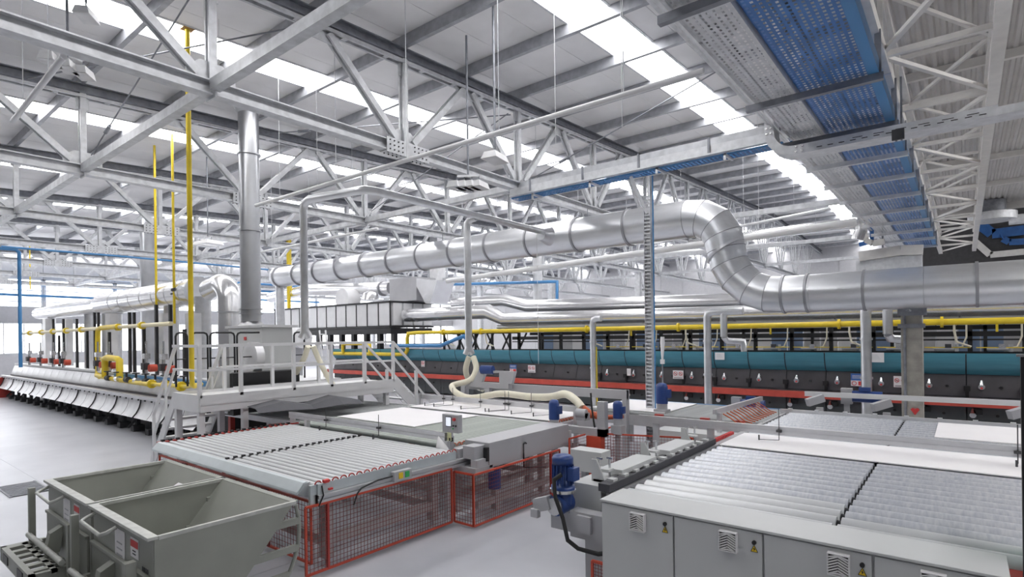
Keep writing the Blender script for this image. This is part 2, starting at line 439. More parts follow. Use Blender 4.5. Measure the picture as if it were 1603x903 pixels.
# ties between the trusses
tl = ['galvanised tie beam crossing the nearest truss at left', 'galvanised tie beam above the blue cable tray, across the hall',
      'galvanised tie beam third in depth, beyond the silver duct', 'galvanised tie beam fourth in depth, far over the teal kiln', 'galvanised tie beam deepest in the roof']
for k, i in enumerate((3, 5, 7, 9, 11)):
    y = NODES[i]
    t = T('tie_beam', tl[k], 'beam', (-24, y, zb(y)), 'tie beams')
    for X in TRX[:-1]:
        MB().beam((X-0.11, y, zb(y)+0.02), (X-5.89, y, zb(y)+0.02), 0.14, 0.15).build('beam_section', GALVT, t)
        MB().cb((X, y, zb(y)), (0.3, 0.03, 0.3)).build('end_plate', GALVT, t)

def plan(sa, sb=0.0, la=None): use(lambda x, y, z: (sa*x+sb, y*(1-0.0124*y), z), (la or sa, 1, 1))
plan(0.94, -0.035)

# ------------------------------------------------------------------ foreground right: big roller machine
ZR = 1.0
mach = T('roller_table', 'large roller machine with grey scuffed rollers at bottom right, behind the cabinets', 'machine', (-1.0, 5.2, 0))
RL = 1.86
me_rA = local(MB(True).tube([(0,0,0),(RL,0,0)], 0.087, 14), 'roller', ROLL)
me_rB = local(MB(True).tube([(0,0,0),(2.0,0,0)], 0.087, 14), 'roller', ROLLB)
me_rC = local(MB(True).tube([(0,0,0),(RL,0,0)], 0.087, 14), 'roller', ROLLB)
me_stub = local(MB(True).tube([(0,0,0),(0.1,0,0)], 0.04, 8), 'roller_end', DARK)
me_joint = local(MB(True).tube([(0,0,0),(0.05,0,0)], 0.06, 8), 'joint', BLACK)
yy = 5.36; k = 0
while yy < 13.9:
    gap = 0.236 if yy < 10.4 else 0.30
    ra = put(me_rA if yy < 6.2 else me_rC, 'roller', (-2.70, yy, ZR-0.087), mach)
    put(me_rA if yy < 5.75 else me_rB, 'roller', (-0.80, yy, ZR-0.087), mach)
    put(me_joint, 'joint', (-0.845, yy, ZR-0.087), mach)
    put(me_stub, 'roller_end', (-2.80, yy, ZR-0.087), mach)
    yy += gap; k += 1
MB().box((-2.86, 5.16, 0.80), (-2.79, 14.1, 0.97)).build('side_rail', CABS, mach)
MB().box((1.22, 5.16, 0.80), (1.3, 14.1, 1.02)).build('side_rail', CABS, mach)
MB().box((-2.78, 5.2, 0.74), (1.2, 14.0, 0.80)).build('gap_shade_sheet', BLACK, mach)  # black sheet added for the shade in the gaps between rollers
b = MB().box((-2.9, 14.02, 0.86), (1.4, 14.12, 1.04))
for i in range(9): b.box((-2.75+i*0.48, 13.99, 0.98), (-2.68+i*0.48, 14.14, 1.06))
b.build('end_rail', ALU, mach)
for xx in (-2.83, 1.26):
    for y0 in (5.4, 8.4, 11.4, 13.9):
        MB().cb((xx, y0, 0.4), (0.1, 0.1, 0.8)).build('leg', CABS, mach)
# red belt of roller ends beyond the housing
b = MB()
for i in range(14): b.box((-2.93, 8.75+i*0.09, 0.97), (-2.87, 8.75+i*0.09+0.06, 1.01))
b.build('red_belt', INKR, mach, kind='stuff')

# light grey side housing with clamps
hs = T('side_housing', 'long light grey drive housing along the left edge of the big roller machine', 'machine cover', (-3.05, 5.2, 0))
MB().box((-3.28, 5.16, 0.72), (-2.92, 8.6, 1.02)).build('housing_body', CAB, hs, bev=0.006)
MB().box((-3.2, 5.3, 0.0), (-2.95, 5.5, 0.72)).build('leg', CABS, hs)
MB().box((-3.2, 8.2, 0.0), (-2.95, 8.4, 0.72)).build('leg', CABS, hs)
b = MB().box((-2.93, 5.12, 0.985), (-2.80, 8.7, 1.06)); b.build('bearing_rail', COVER, hs)
b = MB()
for i in range(12): b.box((-2.90, 5.25+i*0.28, 1.06), (-2.82, 5.35+i*0.28, 1.085))
b.build('bearing_cap', CAB, hs)
for y0 in (5.55, 6.95):
    MB().prism([(-3.12, 1.07), (-2.86, 1.07), (-2.86, 1.12), (-3.12, 1.12)], 'y', y0, y0+0.95).build('cover_plate', CAB, hs)
for y0 in (5.32, 6.62, 8.1):
    c = MB().prism([(-3.12, 1.02), (-2.95, 1.02), (-3.06, 1.24), (-3.12, 1.24)], 'y', y0, y0+0.02)
    c.box((-3.10, y0, 1.02), (-2.86, y0+0.16, 1.045)).box((-3.08, y0+0.02, 1.13), (-2.92, y0+0.14, 1.15))
    cl = c.build('clamp', CAB, hs)
    d = MB()
    for (ax, ay) in ((-3.04, 0.04), (-2.96, 0.12)):
        d.tube([(ax, y0+ay, 1.04), (ax, y0+ay, 1.24)], 0.014, 8); d.cb((ax, y0+ay, 1.25), (0.07, 0.016, 0.016))
    d.build('clamp_screw', CHROME, cl)

# switch cabinets
cabrow = T('switch_cabinet_row', 'long low grey switch cabinet with four doors in the bottom right foreground', 'cabinet', (-1.2, 4.9, 0))
MB().box((-2.64, 4.68, 0.0), (0.23, 5.12, 1.03)).build('body', CAB, cabrow)
MB().box((-2.655, 4.635, 1.03), (0.245, 5.13, 1.05)).build('top_cover', CAB, cabrow, bev=0.004)
xs = [-2.65, -1.94, -1.21, -0.48, 0.235]
for i in range(4):
    xa, xb = xs[i]+0.008, xs[i+1]-0.008
    d = MB().box((xa, 4.652, 0.06), (xb, 4.68, 1.02)).build('door', CAB, cabrow, bev=0.004)
    vx = [-2.265, -1.47, -0.69, -0.14][i]; vz = 0.92
    g = MB(); g.box((vx-0.07, 4.600, vz-0.075), (vx+0.07, 4.652, vz-0.068)).box((vx-0.07, 4.600, vz+0.068), (vx+0.07, 4.652, vz+0.075))
    g.box((vx-0.07, 4.600, vz-0.068), (vx-0.064, 4.652, vz+0.068)).box((vx+0.064, 4.600, vz-0.068), (vx+0.07, 4.652, vz+0.068))
    g.box((vx-0.064, 4.64, vz-0.068), (vx+0.064, 4.652, vz+0.068))
    for q in range(8):
        zq = vz-0.085+q*0.019
        for sg in (-1, 1):
            p0 = Vector((vx, 4.606, min(zq+0.03, vz+0.066))); p1 = Vector((vx+sg*0.064, 4.606, max(zq, vz-0.066)))
            if p1.z < p0.z: g.beam(p0, p1, 0.012, 0.008)
    f_ = g.build('vent_filter', PAPER, d)
    MB().box((vx-0.063, 4.628, vz-0.067), (vx+0.063, 4.639, vz+0.067)).build('vent_filter_back', BLACK, d)
    lx = [-2.015, -1.275, -0.545, 0.17][i]
    MB().tube([(lx, 4.655, 0.945), (lx, 4.635, 0.945)], 0.016, 12).build('lock', BLACK, d)
    MB().prism([(lx-0.026, 0.875), (lx+0.026, 0.875), (lx, 0.925)], 'y', 4.648, 4.653).build('warning_triangle', WARN, d)
    t_ = MB().prism([(lx+0.004, 0.913), (lx-0.008, 0.896), (lx-0.001, 0.896), (lx-0.005, 0.879), (lx+0.009, 0.899), (lx+0.002, 0.899)], 'y', 4.646, 4.649)
    for (p, q) in (((lx-0.026, 0.875), (lx+0.026, 0.875)), ((lx-0.026, 0.875), (lx, 0.925)), ((lx+0.026, 0.875), (lx, 0.925))):
        t_.beam((p[0], 4.647, p[1]), (q[0], 4.647, q[1]), 0.004, 0.003)
    t_.build('lightning_mark', BLACK, d)

# light curtain post at right edge
lp = T('light_curtain_post', 'tall black slotted post at the right edge, in front of the rollers', 'post', (0.36, 4.98, 0))
MB().box((0.32, 4.95, 0.0), (0.372, 5.01, 2.34)).build('post', BLACK, lp)
b = MB()
for z_ in (1.25, 1.6, 1.63, 2.0, 2.1): b.tube([(0.345, 4.95, z_), (0.345, 4.935, z_)], 0.012, 8)
b.build('bolt', CHROME, lp)
MB().box((0.30, 4.94, 2.33), (0.41, 5.02, 2.345)).build('bracket', CHROME, lp)
rb = one(MB().box((0.262, 4.90, 0.0), (0.46, 5.3, 0.93)), 'guard_box', RED, 'red metal guard box at the bottom right corner beside the grey cabinets', 'guard')
gg = MB().box((0.40, 5.0, 0.95), (0.41, 5.6, 1.75))
one(gg, 'glass_panel', GLASSG, 'narrow greenish glass panel at the right edge behind the black post', 'panel')

# blue motor with gearbox on the machine's left end
def motor(name, label, base, r, h, grp=None, scale=1.0):
    x, y, z = base
    t = T(name, label, 'motor', base, grp)
    MB().tube([(x, y, z), (x, y, z+0.03), (x, y, z+0.031), (x, y, z+h*0.72), (x, y, z+h*0.721), (x, y, z+h*0.9), (x, y, z+h*0.97), (x, y, z+h)],
              [r*1.12, r*1.12, r*0.92, r*0.92, r, r, r*0.8, r*0.35], 20).build('motor_body', MOTOR, t)
    b = MB()
    for i in range(16):
        a = 2*math.pi*i/16; c, s = math.cos(a), math.sin(a)
        b.beam((x+c*r*0.95, y+s*r*0.95, z+0.05), (x+c*r*0.95, y+s*r*0.95, z+h*0.7), 0.008, r*0.16, up=(c, s, 0))
    b.build('cooling_fins', MOTOR, t)
    MB().box((x+r*0.7, y-r*0.55, z+h*0.28), (x+r*1.5, y+r*0.55, z+h*0.66)).build('terminal_box', MOTOR, t, bev=0.006)
    return t
m1 = motor('gear_motor', 'big blue upright gear motor at the left end of the grey cabinets', (-3.28, 4.98, 0.985), 0.115, 0.34)
MB().tube([(-3.28, 4.98, 0.955), (-3.28, 4.98, 0.985)], 0.14, 16).build('flange', CHROME, m1)
MB().tube([(-3.30, 4.86, 0.83), (-3.30, 5.1, 0.83)], 0.10, 16).tube([(-3.28, 4.98, 0.83), (-3.28, 4.98, 0.955)], 0.09, 14).build('gearbox', MOTOR, m1)
MB().tube([(-3.30, 4.82, 0.83), (-3.30, 4.86, 0.83)], 0.085, 16).build('gear_cover', CHROME, m1)
b = MB().beam((-3.55, 4.86, 0.80), (-3.36, 4.86, 0.86), 0.11, 0.13); b.cb((-3.52, 4.80, 0.74), (0.09, 0.06, 0.08)); b.build('junction_box', CABS, m1)
MB().box((-3.16, 4.92, 0.55), (-2.68, 5.08, 0.80)).box((-3.42, 4.95, 0.58), (-3.1, 5.02, 0.76)).build('mounting_bracket', CABS, m1)
MB().tube([(-3.22, 4.86, 1.15), (-3.28, 4.80, 1.10), (-3.24, 4.76, 0.95), (-3.16, 4.78, 0.75), (-3.12, 4.80, 0.55), (-3.02, 4.84, 0.48), (-2.8, 4.86, 0.47), (-2.67, 4.9, 0.5)], 0.022, 8).build('cable', RUBBER, m1)
MB().cb((-2.98, 4.95, 0.70), (0.16, 0.14, 0.16)).build('drive_block', CABS, m1)

use()
wb = T('motor_cover', 'white rectangular cover box standing just beyond the big blue motor', 'box', (-3.55, 5.85, 0))
p = AY(893, 735, 5.85); q = AY(941, 709, 5.85)
MB().box((p.x, 5.85, p.z), (q.x, 6.08, q.z)).build('cover', CAB, wb, bev=0.005)
MB().box((p.x+0.1, 5.93, 0.0), (p.x+0.17, 6.0, p.z)).build('post', CABS, wb)
MB().box((q.x-0.05, 5.95, p.z-0.045), (q.x+0.2, 6.05, p.z-0.005)).build('arm', BLACK, wb)
plan(0.94, -0.035)

def guard(name, label, o, du, h, cell=0.05, grp='red wire mesh guards', fr=0.024, posts=()):
    o = Vector(o); du = Vector(du); L = du.length; d = du.normalized()
    t = T(name, label, 'mesh guard', o, grp)
    for p, q in ((o, o+du), (o+Vector((0,0,h)), o+du+Vector((0,0,h)))): MB().beam(p, q, fr, fr).build('frame_bar', ORANGE, t)
    for p in (o, o+du): MB().beam(p, p+Vector((0,0,h)), fr, fr, up=d).build('frame_bar', ORANGE, t)
    for s in posts:
        MB().beam(o+d*s, o+d*s+Vector((0,0,h)), fr*1.6, fr, up=d).build('frame_post', RED, t)
    MB().wires(o, du, (0,0,h), max(2, round(L/cell)), max(2, round(h/cell)), 0.003).build('wire_mesh', MESHR, t, kind='stuff')
    return t
plan(0.94, -0.035)
guard('mesh_guard', 'narrow red mesh guard under the big motor, left of the cabinets', (-2.79, 4.72, 0.03), (0.13, 0.0, 0), 0.42, 0.03)

# ------------------------------------------------------------------ ceramic slabs
def slab(label, x0, y0, x1, y1, z, skew=0.0):
    return one(MB().box((x0, y0, z), (x1, y1, z+0.012)), 'ceramic_slab', SLAB, label, 'slab', group='white ceramic slabs')
slab('wide white slab on the big roller machine under the aluminium sensor rail', -2.70, 8.52, 1.15, 9.95, ZR+0.001)
slab('white slab at the right end of the big roller machine, near the black post', -0.33, 11.45, 1.2, 13.75, ZR+0.001)

# ------------------------------------------------------------------ sensor rails
def sensor_stem(p, parent, arm=(0.25, 0.1), h=0.3):
    x, y, z = p
    s = MB().tube([(x, y, z-0.12), (x, y, z+h)], 0.006, 6).cb((x, y, z), (0.07, 0.05, 0.03)).build('sensor_stem', DARK, parent)
    MB().tube([(x, y, z-0.12), (x-arm[0], y-arm[1], z-0.12)], 0.005, 6).tube([(x-arm[0], y-arm[1], z-0.13), (x-arm[0], y-arm[1], z-0.06)], 0.012, 6).build('sensor_head', DARK, s)
r1 = T('sensor_rail', 'long aluminium sensor rail crossing over the white slab on the big roller machine', 'rail', (-1.5, 9.3, 0))
b = MB()
for dz in (-0.03, 0.03): b.box((-4.25, 9.26, 1.17+dz-0.026), (1.4, 9.33, 1.17+dz+0.026))
b.box((-4.25, 9.27, 1.13), (1.4, 9.32, 1.21)); b.build('beam', ALU, r1)
for xx in (-3.95, -3.05, 1.35): MB().box((xx-0.05, 9.27, 0), (xx+0.05, 9.33, 1.12)).build('leg', CABS, r1)
sensor_stem((-2.05, 9.22, 1.17), r1); sensor_stem((0.50, 9.22, 1.17), r1, (0.02, 0.2))
r2 = T('short_rail', 'short aluminium rail on two posts with red hoses, left of the far rollers', 'rail', (-3.1, 11.5, 0))
MB().beam((-3.35, 10.6, 1.22), (-3.25, 14.0, 1.22), 0.06, 0.08).build('beam', ALU, r2)
for y0 in (10.7, 13.9): MB().box((-3.33, y0-0.04, 0), (-3.26, y0+0.04, 1.2)).build('post', ALU, r2)
b = MB()
for i in range(12):
    y0 = 10.9+i*0.25
    b.tube([(-3.28, y0, 1.17), (-3.15, y0+0.03, 1.1), (-3.02, y0, 1.02), (-2.9, y0, 1.0)], 0.012, 6)
b.build('hoses', HOSER, r2)
one(MB().beam((-2.6, 15.2, 1.28), (1.6, 15.4, 1.28), 0.09, 0.09), 'guide_bar', WSTEEL, 'white guide bar beyond the far end of the big roller machine', 'bar')
def smallmotor(label, x, y, z, n='drive_motor'):
    t = T(n, label, 'motor', (x, y, z), 'small blue drive motors')
    MB().tube([(x-0.02, y, z+0.1), (x+0.5, y, z+0.1)], 0.11, 14).build('motor_body', MOTOR, t)
    MB().cb((x+0.2, y, z+0.24), (0.2, 0.14, 0.08)).build('terminal_box', MOTOR, t)
    MB().cb((x-0.12, y, z+0.1), (0.2, 0.22, 0.3)).build('gearbox', CABS, t)
    MB().cb((x-0.12, y, z/2), (0.1, 0.1, z)).build('stand', CABS, t)
    return t
smallmotor('blue motor on a grey stand in front of the concrete column', -1.75, 15.6, 1.15)
smallmotor('blue motor at the foot of the red kiln ledge, left of the big roller machine', -4.0, 15.8, 0.85)
def upmotor(label, x, y, z, r=0.1, h=0.32):
    t = T('drive_motor', label, 'motor', (x, y, 0), 'small blue drive motors')
    MB().tube([(x, y, z), (x, y, z+h*0.8), (x, y, z+h*0.95), (x, y, z+h)], [r, r, r*0.8, r*0.4], 16).build('motor_body', MOTOR, t)
    MB().cb((x+r, y, z+h*0.5), (r, r, h*0.4)).build('terminal_box', MOTOR, t)
    MB().tube([(x, y, z-0.12), (x, y, z)], r*0.9, 14).cb((x, y, z-0.18), (r*2.2, r*2.2, 0.14)).build('gearbox', CABS, t)
    MB().cb((x, y, (z-0.25)/2), (0.09, 0.09, z-0.25)).build('stand', CABS, t)
    return t
def cambox(label, x, y, z):
    t = T('camera_box', label, 'sensor', (x, y, 0), 'grey sensor boxes')
    MB().beam((x-0.12, y-0.06, z+0.1), (x+0.15, y+0.1, z+0.2), 0.14, 0.14).build('housing', CABS, t)
    MB().cb((x+0.1, y, z/2+0.02), (0.12, 0.14, z)).build('stand', CABS, t)
cambox('grey slanted sensor box at the far left corner of the big roller machine', -2.35, 14.6, 1.05)
cambox('grey sensor box on the guide bar, right of the blue motor', -1.25, 15.0, 1.0)
cambox('grey sensor box at the right end of the guide bar', 0.75, 15.1, 1.0)

plan(0.974)
# ------------------------------------------------------------------ near left roller table
tb = T('roller_table', 'near roller table with a pale bent metal lip, behind the two hoppers', 'machine', (-7.6, 4.6, 0))
XL, XR, YA, YB = -9.72, -5.50, 3.44, 5.85
me_r1 = local(MB(True).tube([(0,0,0),(2.08,0,0)], 0.037, 12), 'roller', ROLL)
me_bl = local(MB(True).cb((0,0,0), (0.05, 0.035, 0.03)), 'bearing', BLACK)
n1 = 21
loops = MB(); loops2 = MB()
for i in range(n1):
    y = YA+0.08+i*0.115
    put(me_r1, 'roller', (XL+0.02, y, 0.935), tb); put(me_r1, 'roller', (XL+2.16, y, 0.935), tb)
    put(me_bl, 'bearing', (XL+2.13, y, 0.975), tb)
    loops.tube(arc((y, 0.95), 0.045, 0, 180, 6, 'yz', XR+0.02), 0.008, 5)
    loops2.cb((XL-0.02, y, 0.985), (0.05, 0.05, 0.03))
loops.build('drive_cords', RED, tb, kind='stuff')
loops2.build('cord_pulleys', BLACK, tb, kind='stuff')
MB().box((XL-0.05, YA, 0.955), (XL+0.0, YB+0.2, 0.975)).build('red_cord_guard', RED, tb)
MB().box((XL-0.06, YA, 0.78), (XL, YB+0.2, 0.955)).build('side_rail', ALU, tb)
MB().box((XR, YA, 0.86), (XR+0.03, YB, 0.965)).build('side_plate', LIP, tb)
b = MB()
for (z0, z1, xo) in ((0.76, 0.80, 0.07), (0.80, 0.82, 0.05), (0.82, 0.855, 0.08)): b.box((XR, YA+0.05, z0), (XR+xo, YB+0.55, z1))
b.build('aluminium_rail', ALU, tb)
MB().quadstrip([(XL+0.02, y, z) for y, z in ((YA-0.10, 0.865), (YA-0.09, 0.885), (YA-0.01, 0.968), (YA+0.03, 0.975))],
               [(XR-0.12, y, z) for y, z in ((YA-0.10, 0.865), (YA-0.09, 0.885), (YA-0.01, 0.968), (YA+0.03, 0.975))]).build('front_lip', LIP, tb, solid=0.012)
MB().prism([(YA-0.09, 0.865), (YA+0.06, 0.80), (YA+0.06, 0.975), (YA-0.01, 0.962)], 'x', XR-0.12, XR-0.108).box((XR+0.01, YA-0.04, 0.74), (XR+0.05, YA+0.0, 0.97)).box((XR+0.01, YA+0.05, 0.74), (XR+0.06, YA+0.11, 0.97)).build('lip_bracket', LIP, tb)
b = MB().cb((XR+0.05, YA+0.16, 0.985), (0.05, 0.06, 0.03)).cb((XR+0.08, YA+0.2, 0.90), (0.03, 0.05, 0.02)); b.build('red_clip', INKR, tb)
cb_ = MB().box((XR+0.07, 4.55, 0.80), (XR+0.14, 4.85, 0.92)).build('control_box', CABS, tb, bev=0.005)
MB().box((XR+0.14, 4.62, 0.83), (XR+0.147, 4.69, 0.90)).build('button', WARN, cb_); MB().box((XR+0.14, 4.73, 0.83), (XR+0.147, 4.80, 0.90)).build('button', GRN, cb_)
MB().tube([(XR+0.10, 4.55, 0.87), (XR+0.11, 4.3, 0.87), (XR+0.11, 4.05, 0.83), (XR+0.1, 4.0, 0.78), (XR+0.09, 3.95, 0.66)], 0.009, 6).tube([(XR+0.06, YA+0.1, 0.95), (XR+0.09, YA+0.1, 0.85), (XR+0.07, YA+0.05, 0.74)], 0.008, 6).build('cable', RUBBER, tb)
b = MB()
for x0 in (XL+0.15, -7.65, XR-0.17):
    for y0 in (3.75, 5.55):
        lg = MB().box((x0-0.06, y0-0.06, 0.09), (x0+0.06, y0+0.06, 0.78)).build('leg', FRAMEB, tb)
        MB().tube([(x0, y0, 0.0), (x0, y0, 0.02)], 0.07, 14).tube([(x0, y0, 0.02), (x0, y0, 0.1)], 0.018, 8).build('foot', CABS, lg)
for y0 in (3.75, 5.55):
    MB().box((XL+0.15, y0-0.05, 0.22), (XR-0.17, y0+0.05, 0.33)).build('cross_member', FRAMEB, tb)
for x0 in (XL+0.15, XR-0.17):
    MB().box((x0-0.05, 3.75, 0.22), (x0+0.05, 5.55, 0.33)).build('cross_member', FRAMEB, tb)
    MB().box((x0-0.05, 3.75, 0.70), (x0+0.05, 5.55, 0.78)).build('cross_member', FRAMEB, tb)

guard('mesh_guard', 'large red mesh guard along the right side of the near roller table', (XR+0.06, 3.33, 0.06), (0, 2.38, 0), 0.70, posts=(0.28,))
g2 = guard('mesh_guard', 'red mesh guard in front of the near roller table, behind the hoppers', (XL-0.1, 3.50, 0.1), (4.22, 0, 0), 0.66, 0.06)
for x0 in (0.9, 2.4, 3.2): MB().box((XL+x0-0.1, 3.47, 0.1), (XL+x0+0.05, 3.5, 0.76)).build('frame_post', MESHR, g2)
plan(0.945)
guard('mesh_guard', 'red mesh guard below the long grey motor box, right of the large guard', (-5.25, 5.78, 0.05), (0, 2.4, 0), 0.66, posts=(2.1,))
guard('mesh_guard', 'short red mesh return panel under the left end of the grey motor box', (-5.62, 5.78, 0.05), (0.36, 0, 0), 0.66)
guard('mesh_guard', 'dark red mesh guard behind the orange post, below the portal bracket', (-5.15, 8.35, 0.05), (-0.0, 2.0, 0), 0.82, posts=(1.3,))
guard('mesh_guard', 'red mesh guard beyond the white cover box, under the aluminium sensor rail', (-4.95, 9.0, 0.05), (1.5, 0.6, 0), 0.85)

plan(0.935)
# ------------------------------------------------------------------ second section: green rollers, slabs, motor box
tc = T('roller_table', 'second roller table with dull green rollers and slabs, beyond the near table', 'machine', (-7.8, 8, 0))
me_r2 = local(MB(True).tube([(0,0,0),(4.1,0,0)], 0.04, 10), 'roller', ROLLG)
for i in range(26): put(me_r2, 'roller', (-10.2, 6.15+i*0.115, 0.94), tc)
me_r3 = local(MB(True).tube([(0,0,0),(4.1,0,0)], 0.04, 10), 'roller', ROLL)
for i in range(14): put(me_r3, 'roller', (-10.2, 9.15+i*0.17, 0.94), tc)
MB().box((-10.3, 6.0, 0.7), (-10.22, 11.6, 0.95)).build('side_rail', ALU, tc); MB().box((-6.08, 6.0, 0.7), (-6.0, 11.6, 0.93)).build('side_rail', ALU, tc)
b = MB()
for i in range(45): b.tube(arc((6.2+i*0.115, 0.95), 0.045, 0, 180, 4, 'yz', -6.04), 0.008, 4)
b.build('drive_cords', HOSER, tc, kind='stuff')
for x0 in (-10.2, -6.1):
    for y0 in (6.3, 8.4, 11.4):
        MB().box((x0-0.06, y0-0.06, 0), (x0+0.06, y0+0.06, 0.7)).build('leg', FRAMEB, tc)
for y0 in (6.3, 8.4, 11.4): MB().box((-10.2, y0-0.04, 0.2), (-6.1, y0+0.04, 0.3)).build('cross_member', FRAMEB, tc)
MB().box((-6.15, 6.3, 0.2), (-6.05, 11.4, 0.3)).build('cross_member', FRAMEB, tc)
slab('white slab on the second roller table, in front of the stairs', -10.1, 7.0, -7.75, 9.0, 0.982)
slab('white slab under the row of sensors, left of the cream hose end', -10.1, 9.25, -6.1, 11.0, 0.985)
slab('white slab just before the near crossing sensor rail', -10.1, 6.02, -6.1, 6.8, 0.981) if False else None
r3 = T('sensor_rail', 'aluminium sensor rail across the near roller table, ending at the control panel', 'rail', (-8.2, 5.95, 0))
b = MB()
for dz in (0, 0.06): b.box((-10.3, 5.93, 1.06+dz), (-6.0, 5.99, 1.11+dz))
b.box((-10.3, 5.945, 1.06), (-6.0, 5.975, 1.17)); b.build('beam', ALU, r3)
for xx in (-10.2, -9.7, -5.98): MB().box((xx-0.04, 5.92, 0), (xx+0.04, 6.0, 1.06)).build('leg', ALU, r3)
for xx in (-9.0, -7.5): sensor_stem((xx, 5.9, 1.12), r3, (-0.15, 0.25), 0.2)
r4 = T('sensor_rail', 'aluminium rail with a dense row of sensor arms, over the slab by the cream hose', 'rail', (-8, 9.6, 0))
b = MB(); b.box((-10.3, 9.95, 1.1), (-5.9, 10.02, 1.2)); b.build('beam', ALU, r4)
for xx in (-10.35, -5.92): MB().box((xx-0.04, 9.94, 0), (xx+0.04, 10.02, 1.2)).build('leg', ALU, r4)
for xx in (-9.5, -9.2, -8.35, -7.65, -7.55, -6.95, -6.4): sensor_stem((xx, 9.9, 1.15), r4, (0.2, 0.5), 0.25)

mbx = T('motor_box', 'long grey sheet metal motor box on the right side of the second roller table', 'machine cover', (-5.6, 7.4, 0))
MB().prism([(-5.36, 0.72), (-5.36, 1.06), (-5.84, 1.06), (-5.84, 1.0), (-5.72, 0.72)], 'y', 6.22, 8.62).build('cover', CABS, mbx, bev=0.005)
MB().box((-5.66, 5.96, 0.86), (-5.44, 6.22, 1.03)).build('end_box', CABS, mbx, bev=0.004)
MB().box((-5.42, 6.16, 0.82), (-5.36, 6.22, 1.0)).build('black_plate', BLACK, mbx)
MB().box((-5.9, 5.9, 0.70), (-5.36, 6.3, 0.76)).box((-5.5, 5.95, 0.66), (-5.38, 6.35, 0.86)).box((-5.8, 5.92, 0.76), (-5.7, 6.2, 0.98)).build('bracket', CABS, mbx)
MB().box((-5.44, 8.62, 0.70), (-5.36, 8.72, 0.95)).box((-5.9, 8.62, 0.7), (-5.4, 8.7, 0.76)).build('end_bracket', CABS, mbx)
MB().tube([(-5.35, 7.2, 0.93), (-5.34, 7.14, 0.95), (-5.34, 7.1, 0.93), (-5.34, 7.1, 0.80)], 0.010, 6).tube([(-5.34, 7.1, 0.80), (-5.34, 7.1, 0.6), (-5.6, 8.2, 0.4)], 0.012, 6).build('handle', BLACK, mbx)
for y0 in (6.8, 8.2): MB().box((-5.75, y0-0.05, 0), (-5.65, y0+0.05, 0.72)).build('leg', FRAMEB, mbx)
MB().box((-5.74, 6.3, 0.1), (-5.66, 8.5, 0.2)).build('cross_member', FRAMEB, mbx)
MB().tube([(-5.45, 6.45, 0.4), (-5.45, 6.45, 0.68)], 0.10, 14).build('hanging_motor', MOTOR, mbx)
upmotor('blue upright motor at the far end of the long grey motor box', -5.72, 8.72, 1.1, 0.1, 0.33)

cp = T('control_panel', 'small grey operator panel with screen on a post by the near sensor rail', 'control panel', (-6.0, 6.1, 0))
MB().box((-6.02, 6.02, 0.0), (-5.95, 6.09, 1.12)).box((-6.0, 6.04, 1.1), (-5.96, 6.08, 1.18)).build('post', ALU, cp)
c_ = MB().box((-6.13, 6.02, 1.17), (-5.80, 6.12, 1.42)).build('panel_housing', CABS, cp, bev=0.006)
MB().box((-6.05, 6.012, 1.25), (-5.93, 6.02, 1.39)).build('bezel', BLACK, c_)
MB().box((-6.04, 6.008, 1.26), (-5.94, 6.013, 1.38)).build('screen', SCREEN, c_)
MB().tube([(-5.865, 6.02, 1.36), (-5.865, 5.985, 1.36)], 0.022, 12).build('emergency_button', INKR, c_)
b = MB()
for xx in (-5.89, -5.84): b.tube([(xx, 6.02, 1.27), (xx, 6.0, 1.27)], 0.012, 8)
b.build('knob', BLACK, c_)
MB().tube([(-5.90, 6.02, 1.23), (-5.90, 6.005, 1.23)], 0.010, 8).build('lamp', GRN, c_)
MB().box((-6.02, 6.0, 1.06), (-5.93, 6.01, 1.17)).build('yellow_note', mat('note_yellow', (0.72, 0.72, 0.42), 0.7), c_)
MB().tube([(-5.96, 6.03, 1.10), (-5.96, 6.03, 1.05)], 0.035, 10).build('grip', BLACK, cp)
pb = MB()
pa = [Vector((-6.13, 5.93, 1.12)), Vector((-5.90, 5.90, 0.98)), Vector((-5.86, 5.90, 0.76)), Vector((-6.02, 5.93, 0.70)), Vector((-6.22, 5.95, 0.88))]
cen = Vector((-6.02, 5.88, 0.93))
pb._add(pa+[cen], [(0,1,5),(1,2,5),(2,3,5),(3,4,5),(4,0,5)], True)
one(pb, 'plastic_bag', PAPER, 'crumpled white plastic bag hanging under the operator panel', 'bag', solid=0.01)

plan(0.90)
# portal bracket with hose end and motors
po = T('portal_frame', 'grey portal bracket beside the slabs where the cream hose ends', 'frame', (-5.2, 9.6, 0))
MB().box((-5.15, 8.95, 0.86), (-5.0, 9.1, 1.42)).build('upright', CABS, po)
MB().box((-6.0, 8.95, 0.86), (-5.0, 9.12, 0.98)).build('foot_beam', CABS, po)
MB().box((-5.35, 8.9, 0.0), (-5.05, 9.05, 0.86)).build('orange_post', ORANGE, po)
MB().cb((-5.5, 9.05, 1.15), (0.2, 0.2, 0.12)).tube([(-5.4, 9.0, 1.2), (-5.6, 9.0, 1.2)], 0.08, 12).build('nozzle_block', CABS, po)
MB().tube([(-5.3, 9.0, 1.55), (-5.28, 9.0, 1.3), (-5.22, 8.95, 1.1), (-5.2, 8.95, 1.0)], 0.018, 6).build('cable', RUBBER, po)
gt = T('hose_gantry', 'low grey gantry spanning the slabs beyond the cream hose', 'frame', (-8, 11.2, 0))
MB().box((-10.6, 11.75, 1.22), (-5.75, 11.85, 1.40)).build('cross_beam', CABS, gt)
MB().box((-10.7, 11.7, 0), (-10.55, 11.9, 1.42)).build('leg', CABS, gt); MB().box((-5.85, 11.7, 0), (-5.75, 11.9, 1.40)).build('leg', CABS, gt)
upmotor('blue upright motor right of the grey portal bracket', -4.85, 9.2, 1.15, 0.09, 0.28)
